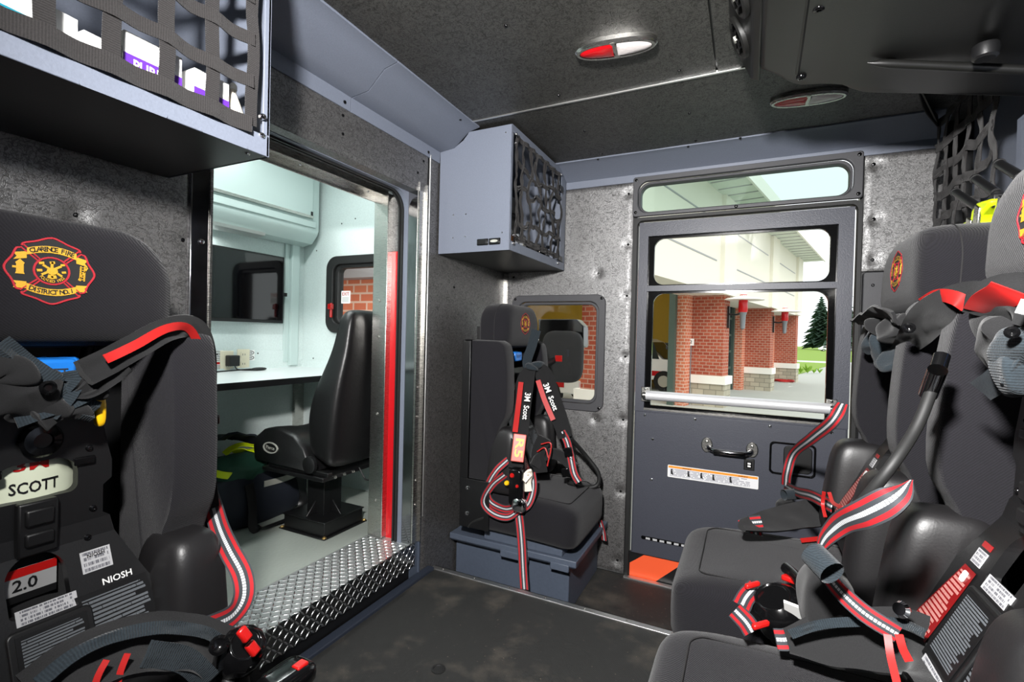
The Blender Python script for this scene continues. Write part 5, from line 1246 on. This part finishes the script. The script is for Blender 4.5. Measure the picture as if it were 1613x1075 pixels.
    o, P = lab('white_label', .046, .086, .605, .636, 'lab_white', fr); m = MB(); m.text('NIOSH', P(.066, .628, .0016), (0, 1, 0), (-.387, 0, .922), .008, .0004); m.build('lettering', M['black'], o)
    m = MB().prism([(a, b) for a, b in rrect(-.05, .048, .415, .565, [.03, .008, .008, .03], 6)], 'x', 0, .006); m.v = [V((xf(p.z) + p.x, p.y, p.z)) for p in m.v]; pl = m.build('centre_plate', M['black'], fr, bev=.002)
    o, P = lab('print_label', -.042, .040, .462, .557, 'lab_black', pl, .0075); lab('white_label', -.034, .038, .432, .456, 'lab_white', pl, .0075); lab('white_label', -.036, .034, .568, .588, 'lab_white', fr)
    q = [(-.148, .43), (-.064, .43), (-.060, .575), (-.098, .575)]
    m = MB(); m.add([V((xf(z), y, z)) + V((.922, 0, .387)) * .0015 for y, z in q], [(0, 1, 2, 3)], [[(0, 0), (1, 0), (1, 1), (0, 1)]]); rl = m.build('red_label', M['lab_red'], fr, smooth=0)
    lab('white_label', -.094, -.064, .583, .604, 'lab_white', fr); lab('red_tab', -.092, -.066, .608, .616, 'redlabel', fr)
    m = MB(); m.prism(rrect(-.088, -.074, .555, .57, .003, 3), 'x', 0, .001); m.v = [V((xf(p.z) + p.x + .002, p.y, p.z)) for p in m.v]; m.build('pictogram', M['white'], rl)
    # valve assembly at the top
    v = MB().cyl((.20, -.055, .925), (.20, .06, .925), .024, n=18).box(.19, .238, -.03, .046, .902, .946).build('valve_body', M['blue'], t, bev=.006)
    m = MB(); m.text('SCOTT', (.2386, .008, .925), (0, 1, 0), (0, 0, 1), .016, .0005); m.build('lettering', M['navy'], v)
    MB().cyl((.12, .0, .885), (.12, 0, .94), .018, n=14).cyl((.19, -.09, .80), (.19, -.09, .88), .012, n=10).build('valve_stem', M['gloss'], t)
    return t
PACKM = {}
def pack(key, label):
    t = make_pack(label); m = SEATS[key]
    if key in 'FN': recline(t)
    t.location = m.translation; t.rotation_euler = (0, 0, pi if key in 'FN' else 0); PACKM[key] = (t, m.inverted()); return t
for k, lab_ in (('L', 'air pack in the nearest left seat, with blue valve and white tank lettering in view'), ('C', 'air pack in the corner seat with red banded straps hanging over the cushion'),
                ('F', 'air pack in the far right seat next to the cab door'), ('N', 'air pack in the nearest right seat with a large dark red label')): pack(k, lab_)
def wb(mb, name, mt, key, parent=None, **k):
    """a part measured in the cab's frame, hung under its air pack"""
    t, inv = PACKM[key]; o = mb.build(name, M[mt] if isinstance(mt, str) else mt, None, **k)
    if parent: o.parent = parent
    else: o.parent = t; o.matrix_parent_inverse = inv
    return o
def X(v, *ps): return [at(a, b, 'x', v if not len(q) else q[0]) for a, b, *q in ps]
def Yp(v, *ps): return [at(a, b, 'y', v if not len(q) else q[0]) for a, b, *q in ps]
def Zp(v, *ps): return [at(a, b, 'z', v if not len(q) else q[0]) for a, b, *q in ps]
def D(d, px, py): return CAM + (RM @ V((px - 806.5, 537.5 - py, -FPX))).normalized() * d
def pad(key, pts, w, side=None, bulge=.008, nm='shoulder_strap', mt='cordura', th=.01, wob=.004, tw=0, seg=8):
    return wb(MB().ribbon(pts, side or face_sides(pts, tw), w, th, seg, wob, bulge, nu=8), nm, mt, key, smooth=60)
def strap(key, pts, w=.03, side=None, tw=0, nm='waist_strap', mt='strap', par=None, wob=.0015):
    return wb(MB().ribbon(pts, side or face_sides(pts, tw), w, .0025, 8, wob), nm, mt, key, par, smooth=60)
def lump(key, c, r, mt='cordura', nm='strap_bundle', amp=.02, fr=18, e=(.8, .8), par=None, seed=0):
    c = V(c); return wb(MB().pillow(c, r, e, 48, 26, f=lambda p: p + amp * noise.noise_vector((p + c) * fr + V((seed, 0, 0)))), nm, mt, key, par, smooth=75)
# ---- left pack
p = X(-.92, (322, 640, -.985), (323, 585, -.965), (318, 540, -.94), (300, 515, -.915), (262, 520, -.895), (215, 545, -.88), (170, 570, -.875), (133, 588, -.87))
sp = pad('L', p, .040, bulge=.007)
n_ = [q + (CAM - q).normalized() * .0175 for q in X(-.92, (316, 548, -.94), (296, 517, -.915), (262, 518, -.895), (215, 543, -.88), (180, 560, -.875), (166, 566, -.872))]
wb(MB().ribbon(n_, face_sides(n_), .014, .0012, 8), 'red_band', 'redband', 'L', sp, smooth=60)
p = X(-.88, (188, 570), (165, 590), (140, 612), (118, 622, -.89)); wb(MB().ribbon(p, face_sides(p), [.045, .042, .03, .012], .008, 8, .012, .005, nu=8), 'strap_sleeve', 'cordura', 'L', smooth=70)
lump('L', X(-.905, (148, 606))[0], (.018, .022, .018), 'cordura', amp=.012)
for pts, w in (([(-8, 545), (30, 575), (62, 597), (82, 612)], .038), ([(20, 655), (70, 640), (120, 622), (150, 600)], .036), ([(150, 650), (120, 640), (95, 625), (60, 600)], .034), ([(70, 655), (95, 628), (112, 600), (108, 585)], .034)):
    p = X(-.895, *pts); strap('L', p, w, mt='webbing', nm='webbing_strap', wob=.012, tw=random.uniform(-15, 15))
for c, r in (((25, 620), (.02, .048, .033)), ((62, 640), (.018, .045, .02)), ((0, 590), (.018, .035, .025)), ((140, 615), (.014, .026, .018)), ((100, 650), (.016, .04, .018))): lump('L', X(-.90, c)[0], r, 'cordura', amp=.022, fr=22, seed=c[0])
wb(MB().pillow(X(-.915, (157, 648))[0], (.009, .007, .024), (.6, .6), 16, 10), 'bypass_lever', 'yellow', 'L')
wb(MB().lathe(X(-.868, (74, 611))[0], (1, 0, 0), [(.009, 0), (.01, .004), (.007, .007), (.004, .004), (0, .004)], 16), 'snap', 'gloss', 'L')
p = X(-.80, (326, 770, -1.03), (336, 800, -.97), (347, 835, -.90), (362, 868, -.84), (381, 905, -.80), (384, 940, -.775), (366, 970, -.755), (330, 988, -.745), (290, 1002, -.75), (255, 1020, -.76))
strap('L', p, .034, tw=[10, 10, 15, 10, 0, -10, -25, -10, 0, 10])
# chest webbing tail behind the wing, with buckle
p = X(-.97, (322, 590), (326, 650), (325, 720), (332, 790), (338, 850)); strap('L', p, .028, mt='cordura', nm='side_strap', tw=10)
q = X(-.955, (328, 640))[0]; bk_ = wb(MB().obox(q, V((.008, 0, 0)), V((0, .013, 0)), V((0, 0, .028))), 'buckle', 'gloss', 'L', bev=.003); q2 = X(-.95, (330, 662))[0]; wb(MB().obox(q2, V((.01, 0, 0)), V((0, .015, 0)), V((0, 0, .01))), 'buckle', 'gloss', 'L', bev=.003)
# waist belt and regulator at the frame's bottom edge
p = X(-.70, (60, 1100), (120, 1052), (190, 1022), (260, 1012), (320, 1020), (362, 1052), (380, 1100)); bp = pad('L', p, .075, bulge=.012, nm='waist_belt', mt='pad', tw=-25, wob=.008)
p = [q + (CAM - q).normalized() * .012 for q in X(-.70, (60, 1078), (120, 1030), (190, 1000), (265, 990), (330, 1000), (372, 1040))]; strap('L', p, .016, mt='webbing', nm='belt_binding', tw=-20, wob=.004)
for pts in ([(168, 1040), (156, 1062), (146, 1090)], [(201, 1030), (190, 1058), (183, 1090)]):
    p = [q + (CAM - q).normalized() * .034 for q in X(-.70, *pts)]; wb(MB().ribbon(p, face_sides(p), .007, .0015, 8), 'red_trim', 'redband', 'L')
p = [q + (CAM - q).normalized() * .03 for q in X(-.70, (230, 1030), (290, 1040), (330, 1075))]; strap('L', p, .03, mt='webbing', nm='webbing_strap', wob=.004)
q = X(-.665, (345, 1017))[0]; wb(MB().lathe(q, (CAM - q), [(.012, 0), (.013, .004), (.009, .007), (.005, .004), (0, .004)], 18), 'snap', 'gloss', 'L')
def regulator(key, c, ax, R, H, nm='regulator'):
    c = V(c); ax = V(ax).normalized(); u = ax.orthogonal().normalized(); w = ax.cross(u)
    def ring(r, h, n=12, tw=0): return [c + ax * h + (u * cos(2 * pi * i / n + tw) + w * sin(2 * pi * i / n + tw)) * r for i in range(n)]
    o = wb(MB().loft([ring(R * .72, -H), ring(R * .98, -H * .75), ring(R, -H * .2), ring(R * .96, .0), ring(R * .86, H * .12), ring(R * .62, H * .28), ring(R * .60, H * .22), ring(.001, H * .2)]), nm, 'gloss', key, bev=.002)
    return o, u, w
q = X(-.66, (384, 1020))[0]; rg, u, w = regulator('L', q, (.55, -.15, .6), .034, .05, 'regulator')
for dx, dz in ((385, 1000), (398, 1022)):
    q = X(-.63, (dx, dz))[0]; wb(MB().obox(q, V((0, .006, .003)), V((.004, 0, .002)), V((-.004, -.004, .009))), 'red_key', 'redplastic', 'L', bev=.003)
q = X(-.62, (448, 1075))[0]; wb(MB().pillow(q, (.03, .045, .018), (.6, .5), 24, 12), 'hose_coupling', 'gloss', 'L'); wb(MB().obox(q + V((.01, .02, .012)), V((.008, 0, 0)), V((0, .010, 0)), V((0, 0, .008))), 'red_key', 'redplastic', 'L', bev=.002)
wb(MB().tube([V((-.89, .47, .44)), V((-.80, .50, .40)), V((-.70, .50, .42)), X(-.66, (384, 1020))[0] - V((.02, 0, .03)), V((-.65, .42, .40)), q - V((.02, .01, .01))], .009, 10), 'air_hose', 'rubber', 'L')
# ---- corner pack
for pts, rb, nm in (([(838, 578, 2.05), (828, 600, 2.0), (822, 640, 1.93), (818, 690, 1.83), (812, 738, 1.79)], [(827, 603, 1.985), (823, 640, 1.925), (818, 682, 1.845)], 'a'), ([(842, 578, 2.08), (856, 590, 2.07), (868, 625, 2.05), (882, 662, 2.03), (890, 690, 2.02)], [(852, 598, 2.06), (862, 628, 2.04), (876, 660, 2.02)], 'b')):
    p = Yp(2, *pts); sp = pad('C', p, [.04, .078, .08, .07, .06], bulge=.008)
    r = [V(q) + (CAM - V(q)).normalized() * .022 for q in Yp(2, *rb)]; fsd = face_sides(r); r2 = [q - s * (.018 if nm == 'a' else .014) for q, s in zip(r, fsd)]
    wb(MB().ribbon(r2, fsd, .022, .0015, 8), 'red_band', 'redband', 'C', sp)
    tdir = (r[2] - r[0]).normalized(); mid = r[1] + fsd[1] * .016 + (CAM - r[1]).normalized() * .004
    dn = tdir; sd = fsd[1]
    m = MB(); m.text('3M', mid - dn * .045, dn, sd, .036, .003); m.text('Scott', mid + dn * .03, dn, sd, .032, .003); wb(m, 'lettering', 'white', 'C', sp)
for P_, c_ in (((846, 574), 2.08), ((838, 580), 2.05)): lump('C', Yp(c_, P_)[0], (.03, .035, .016), 'webbing', amp=.012, seed=P_[0])
p = Yp(2.03, (845, 520, 2.06), (838, 545, 2.05), (830, 570, 2.05), (836, 582, 2.04)); strap('C', p, .045, mt='webbing', nm='webbing_strap', tw=20)
q = Yp(1.80, (817, 706))[0]; nf = (CAM - q).normalized(); ud = (V((.09, .02, 1)) - nf * V((.09, .02, 1)).dot(nf)).normalized(); rd = ud.cross(nf); qc = q + nf * .03
tg = wb(MB().obox(qc, rd * .026, ud * .055, nf * .004), 'number_tag', simple('coral tag plastic', (206, 90, 78), .4), 'C', bev=.003)
m = MB(); m.text('R5', qc + nf * .0045, -ud, rd, .046, .0012, .075); wb(m, 'lettering', simple('pale lime print', (190, 190, 90), .5), 'C', tg)
p = Yp(1.9, (842, 735, 1.93), (850, 722, 1.95), (868, 715, 2.0), (885, 720, 2.02), (905, 738, 2.02)); pad('C', p, .05, nm='waist_belt', mt='pad', tw=30)
p = Yp(1.95, (858, 690), (848, 715), (852, 745)); pad('C', p, .06, nm='back_pad', mt='cordura', tw=10)
for pts in ([(846, 712), (858, 706), (864, 722)], [(852, 700), (868, 700), (862, 735)]):
    p = [q + (CAM - q).normalized() * .022 for q in Yp(1.95, *pts)]; wb(MB().ribbon(p, face_sides(p), .005, .001, 6), 'red_trim', 'redband', 'C')
p = Yp(2.1, (885, 680, 2.02), (893, 695, 2.02), (898, 715, 2.02), (904, 745, 2.0), (912, 760, 2.0)); strap('C', p, .034, tw=10)
for P_ in ((895, 712), (891, 745)):
    q = Yp(2.0, P_)[0]; wb(MB().obox(q, V((.016, .004, .004)), V((0, .006, 0)), V((-.004, 0, .018))), 'buckle', 'gloss', 'C', bev=.003)
p = Yp(2.1, (898, 690, 2.06), (920, 715, 2.15), (942, 745, 2.18), (940, 765, 2.18), (918, 768, 2.15), (895, 760, 2.1)); wb(MB().tube(p, .010, 10), 'air_hose', 'rubber', 'C')
# chest alarm unit
q = Yp(1.785, (815, 765))[0]
al = wb(MB().loft([[q + V((a * k, -d, b * k2)) for a, b in rrect(-.032, .032, -.085, .075, .02, 5)] for d, k, k2 in ((-.015, .9, .95), (.0, 1, 1), (.018, .95, .97), (.028, .78, .9))]), 'chest_alarm', 'gloss', 'C', bev=.002)
for dx, dz, mt, r in ((-.012, .045, 'redplastic', .010), (-.036, .01, 'yellow', .010), (.012, .005, 'redplastic', .007)): wb(MB().lathe(q + V((dx, -.022, dz)), (0, -1, .1), [(r, 0), (r, .008), (r * .7, .012), (0, .012)], 16), 'button', mt, 'C', al)
wb(MB().pillow(q + V((.018, -.015, -.072)), (.03, .02, .03), (.7, .6), 20, 12), 'chrome_end', 'chrome', 'C', al)
p = [q + V((.03, -.012, .03)), q + V((.055, 0, .06)), q + V((.04, .01, .02)), q + V((.045, .01, -.02))]; wb(MB().ribbon(p, face_sides(p), .03, .004, 8, .01), 'tag_cloth', 'pale', 'C')
for pts in ([(800, 725, 1.79), (782, 742, 1.785), (768, 768, 1.80), (772, 790, 1.80), (795, 802, 1.80), (815, 798, 1.80)], [(795, 748, 1.79), (775, 765, 1.785), (762, 790, 1.79), (775, 808, 1.79), (800, 815, 1.79), (822, 800, 1.80)], [(838, 745, 1.84), (840, 770, 1.82), (832, 795, 1.80), (815, 805, 1.79)]):
    p = Yp(1.8, *pts); strap('C', p, .034, tw=random.choice([-25, 20, 30]))
p = Yp(1.785, (815, 795, 1.80), (819, 825, 1.80), (822, 860, 1.80), (824, 900, 1.80), (826, 932, 1.79)); hs = strap('C', p, .036, tw=0, nm='hanging_strap')
q = p[-1]; wb(MB().obox(q, V((.019, 0, 0)), V((0, .005, 0)), V((0, 0, .008))), 'strap_end', 'gloss', 'C', bev=.003)
q = Yp(1.84, (837, 826))[0]; wb(MB().obox(q, V((.02, .004, 0)), V((0, .012, 0)), V((0, 0, .022))), 'belt_buckle', 'gloss', 'C', bev=.004); wb(MB().obox(q + V((.004, -.013, .002)), V((.008, 0, 0)), V((0, .003, 0)), V((0, 0, .012))), 'red_key', 'redplastic', 'C', bev=.002)
p = Yp(1.8, (778, 800, 1.82), (762, 815, 1.80), (745, 822, 1.80), (738, 830, 1.80)); wb(MB().tube(p, .008, 8), 'strap_tail', 'rubber', 'C')
p = Yp(2.25, (945, 820), (950, 838), (952, 852)); strap('C', p, .03, tw=40)
# ---- far right pack
p = X(.25, (1415, 555, .30), (1440, 530, .29), (1465, 500, .285), (1500, 480, .30), (1535, 472, .33), (1560, 478, .37)); sp = pad('F', p, [.03, .05, .06, .06, .06, .055], bulge=.008)
r = [q + (CAM - q).normalized() * .018 for q in X(.25, (1455, 478, .285), (1478, 466, .29), (1505, 470, .30), (1525, 482, .315))]; wb(MB().ribbon(r, face_sides(r, 10), .022, .0015, 8), 'red_band', 'redband', 'F', sp)
p = X(.27, (1348, 508), (1375, 500), (1395, 494), (1412, 502)); wb(MB().ribbon(p, face_sides(p, 50), [.03, .05, .05, .03], .006, 8, .008), 'strap_flap', 'cordura', 'F')
r = [q + (CAM - q).normalized() * .010 for q in X(.27, (1380, 495), (1395, 492), (1408, 500))]; wb(MB().ribbon(r, face_sides(r, 40), .02, .0015, 6), 'red_band', 'redband', 'F')
for c, r, mt in (((1395, 515), (.03, .035, .025), 'cordura'), ((1415, 520), (.03, .04, .035), 'cordura'), ((1390, 550), (.025, .035, .04), 'webbing'), ((1375, 535), (.02, .03, .035), 'webbing'), ((1405, 565), (.02, .03, .03), 'webbing')): lump('F', X(.29, c)[0], r, mt, amp=.022, fr=20, seed=c[1])
q = X(.265, (1432, 517))[0]; wb(MB().lathe(q, (CAM - q), [(.009, 0), (.01, .004), (.006, .006), (0, .004)], 14), 'snap', 'gloss', 'F')
p = X(.17, (1328, 636, .235), (1310, 665, .21), (1280, 690, .19), (1250, 715, .165), (1240, 745, .15), (1238, 765, .15)); strap('F', p, .034, tw=[40, 20, 0, -10, 0, 10])
p = X(.15, (1236, 765, .15), (1255, 775, .16), (1280, 782, .18), (1310, 798, .21)); strap('F', p, .034, tw=20)
q = X(.155, (1250, 778))[0]; wb(MB().cyl(q - V((.03, .02, .004)), q + V((.03, .02, .0)), .018, n=14, cap=False), 'webbing_cuff', 'webbing', 'F')
lump('F', X(.15, (1238, 800))[0], (.035, .055, .032), 'cordura', 'belt_pouch', .012, 14)
p = Zp(.5, (1170, 828), (1210, 822), (1260, 812), (1310, 806), (1340, 815)); pad('F', p, [.03, .06, .075, .085, .08], bulge=.014, nm='waist_belt', mt='pad', tw=-15)
for pts in ([(1298, 775), (1296, 795), (1300, 815)], [(1306, 776), (1312, 792), (1326, 800)]):
    p = [q + (CAM - q).normalized() * .03 for q in X(.19, *pts)]; wb(MB().ribbon(p, face_sides(p), .008, .001, 6), 'red_trim', 'redband', 'F')
for pts in ([(1166, 828, .49), (1180, 824, .50), (1200, 822, .51)], [(1191, 824, .50), (1190, 832, .48), (1191, 842, .46)]):
    p = Zp(.5, *pts); strap('F', p, .034, tw=20)
p = Zp(.44, (1262, 852), (1280, 850), (1300, 848)); strap('F', p, .012, mt='redband', nm='red_tab')
# ---- near right pack
p = X(.25, (1556, 500, .275), (1570, 478, .27), (1600, 470, .28), (1640, 478, .30)); sp = pad('N', p, [.05, .06, .06, .06], bulge=.008)
r = [q + (CAM - q).normalized() * .018 for q in X(.25, (1545, 492, .272), (1556, 478, .27), (1578, 466, .272), (1590, 455, .274))]; wb(MB().ribbon(r, face_sides(r, 10), .035, .0015, 8), 'red_band', 'redband', 'N', sp)
r = [q + (CAM - q).normalized() * .018 for q in X(.275, (1604, 482), (1625, 486))]; wb(MB().ribbon(r, face_sides(r), .016, .001, 4), 'white_mark', 'white', 'N', sp)
for c, r, mt in (((1580, 540), (.02, .035, .04), 'cordura'), ((1604, 575), (.02, .03, .035), 'webbing'), ((1608, 540), (.02, .03, .03), 'webbing'), ((1570, 510), (.02, .02, .03), 'cordura'), ((1600, 600), (.02, .03, .02), 'webbing')): lump('N', X(.29, c)[0], r, mt, amp=.02, fr=20, seed=c[0])
p = X(.285, (1592, 580), (1570, 600), (1545, 616)); strap('N', p, .03, mt='webbing', nm='webbing_strap')
q = X(.268, (1594, 524))[0]; wb(MB().lathe(q, (CAM - q), [(.006, 0), (.007, .003), (.004, .005), (0, .003)], 14), 'snap', 'gloss', 'N')
p = X(.13, (1436, 758, .19), (1408, 785, .165), (1365, 808, .145), (1325, 825, .13), (1298, 852, .12), (1290, 876, .118)); strap('N', p, [.006, .032, .036, .031, .026, .022], tw=[55, 20, 5, 0, 40, 60], nm='waist_strap')
p = X(.13, (1290, 885, .12), (1318, 925, .14), (1360, 965, .17), (1415, 1000, .21)); strap('N', p, .027, tw=[40, 20, 10, 20])
q0, q1 = D(.93, 1280, 872), D(.91, 1311, 904); wb(MB().cyl(q0, q1, .019, n=16, cap=False), 'webbing_cuff', 'webbing', 'N')
p = X(.13, (1475, 588, .25), (1462, 630, .235), (1440, 680, .215), (1400, 740, .18), (1350, 800, .15), (1315, 835, .135), (1290, 868, .125)); hose = wb(MB().tube(p, .0075, 12), 'air_hose', 'rubber', 'N')
q0, q1 = X(.24, (1477, 583), (1462, 622)); wb(MB().cyl(q0, q1, .0115, n=14), 'hose_fitting', 'mirror', 'N', hose); q0, q1 = X(.245, (1484, 560, .255), (1475, 590)); wb(MB().cyl(q0, q1, .010, n=12), 'hose_neck', 'gloss', 'N', hose)
lump('N', X(.14, (1300, 940))[0], (.045, .065, .055), 'cordura', 'belt_pouch', .014, 12, (.7, .6))
m = MB(); q = X(.10, (1293, 965))[0]; m.text('TALK', q, V((.5, -.6, -.4)), V((.2, .5, .8)), .008, .001); 
p = Zp(.5, (1240, 1012, .48), (1290, 1008, .5), (1350, 1008, .52), (1420, 1012, .54), (1480, 1040, .56), (1520, 1095, .56)); pad('N', p, [.04, .075, .09, .10, .10, .09], bulge=.014, nm='waist_belt', mt='pad', tw=-20, wob=.008)
p = [q + (CAM - q).normalized() * .022 for q in Zp(.5, (1245, 1000, .50), (1290, 985, .53), (1350, 980, .55), (1415, 982, .57), (1455, 998, .58))]; strap('N', p, .014, mt='webbing', nm='belt_binding', wob=.005)
for pts in ([(1398, 1000), (1403, 1035), (1415, 1085)], [(1416, 1000), (1422, 1022), (1432, 1042)]):
    p = [q + (CAM - q).normalized() * .032 for q in X(.17, *pts)]; wb(MB().ribbon(p, face_sides(p), .008, .001, 6), 'red_trim', 'redband', 'N')
# mask regulator lying between the cushions
ctr = Zp(.47, (1222, 950))[0]; ax = V((-.35, -.35, .85)).normalized()
rg, u, w = regulator('N', ctr, ax, .054, .065, 'mask_regulator')
wb(MB().lathe(ctr + ax * -.05, -ax, [(.047, 0), (.042, .03), (.035, .05), (0, .05)], 24), 'rubber_collar', 'bolster', 'N', rg)
wb(MB().obox(ctr + V((.028, -.045, .015)), V((.016, -.006, 0)), V((0, .001, .002)), V((-.002, -.012, .016))), 'white_label', 'carton', 'N', rg)
for P_, d in (((1185, 922), 0), ((1198, 985), 1)):
    q = Zp(.49, P_)[0]; wb(MB().obox(q, V((.013, .009, .003)), V((-.003, .004, .0)), V((0, 0, .005))), 'red_key', 'redplastic', 'N', rg, bev=.003)
q = Zp(.5, (1245, 913))[0]; wb(MB().obox(q, V((.014, -.006, .0)), V((.004, .006, 0)), V((0, 0, .006))), 'red_key', 'redplastic', 'N', rg, bev=.003)
p = Zp(.5, (1238, 895, .51), (1250, 905, .51), (1262, 918, .51)); wb(MB().tube(p, .012, 10), 'hose_elbow', 'gloss', 'N', rg)
for pts in ([(1168, 955), (1176, 940), (1190, 925)], [(1158, 962), (1175, 980), (1185, 995)], [(1222, 1008), (1238, 1008), (1252, 1003)], [(1250, 945), (1262, 955), (1270, 962)]):
    p = Zp(.475, *pts); strap('N', p, .034, tw=random.choice([0, 20]), nm='mask_strap')
p = Zp(.46, (1262, 975), (1290, 985), (1310, 995)); wb(MB().tube(p, .010, 8), 'strap_tail', 'rubber', 'N')
q = X(.22, (1424, 962))[0]; wb(MB().lathe(q, (-.6, -.6, .3), [(.010, 0), (.012, .006), (.009, .012), (0, .012)], 14), 'chrome_stud', 'chrome', 'N')
# ================================================================== LIGHT, SKY, VIEW
def area(name, loc, target, size, power, col=(1, 1, 1), sy=None):
    l = bpy.data.lights.new(name, 'AREA'); l.energy = power; l.size = size; l.color = col
    if sy: l.shape = 'RECTANGLE'; l.size_y = sy
    o = bpy.data.objects.new(name, l); COL.objects.link(o); o.location = loc
    o.rotation_euler = (V(target) - V(loc)).to_track_quat('-Z', 'Y').to_euler(); return o
fl = bpy.data.lights.new('camera_flash', 'SPOT'); fl.energy = 375; fl.shadow_soft_size = .05; fl.spot_size = radians(160); fl.spot_blend = 1.0; fl.color = (1, .985, .97)
fo = bpy.data.objects.new('camera_flash', fl); COL.objects.link(fo); fo.location = (-.14, -.12, 1.48); fo.rotation_euler = (V((.05, 2.35, 1.15)) - V(fo.location)).to_track_quat('-Z', 'Y').to_euler()
area('module_ceiling_fill', (-1.80, 1.05, 1.955), (-1.80, 1.05, 0), .10, 13, (.95, 1, .99), 1.4)  # added light under the unseen ceiling, brightens the module room
area('module_cabinet_lamp', (XM + .11, 1.43, 1.462), (XM + .3, 1.43, 0), .05, 1.2, (.95, 1, .99), .4)
wd = bpy.data.worlds.new('world'); scene.world = wd; wd.use_nodes = True
bgd = wd.node_tree.nodes['Background']; bgd.inputs[0].default_value = (.93, .97, 1, 1); bgd.inputs[1].default_value = 1.7
sn = bpy.data.lights.new('sun', 'SUN'); sn.energy = 2.2; sn.angle = .6; so = bpy.data.objects.new('sun', sn); COL.objects.link(so); so.rotation_euler = V((-.45, .65, -.75)).to_track_quat('-Z', 'Y').to_euler()
vs_ = scene.view_settings; vs_.view_transform = 'Standard'; vs_.look = 'None'; vs_.exposure = 0; vs_.gamma = 1; vs_.use_curve_mapping = False
scene.cycles.max_bounces = 8; scene.cycles.transparent_max_bounces = 12
scene.cycles.use_denoising = True
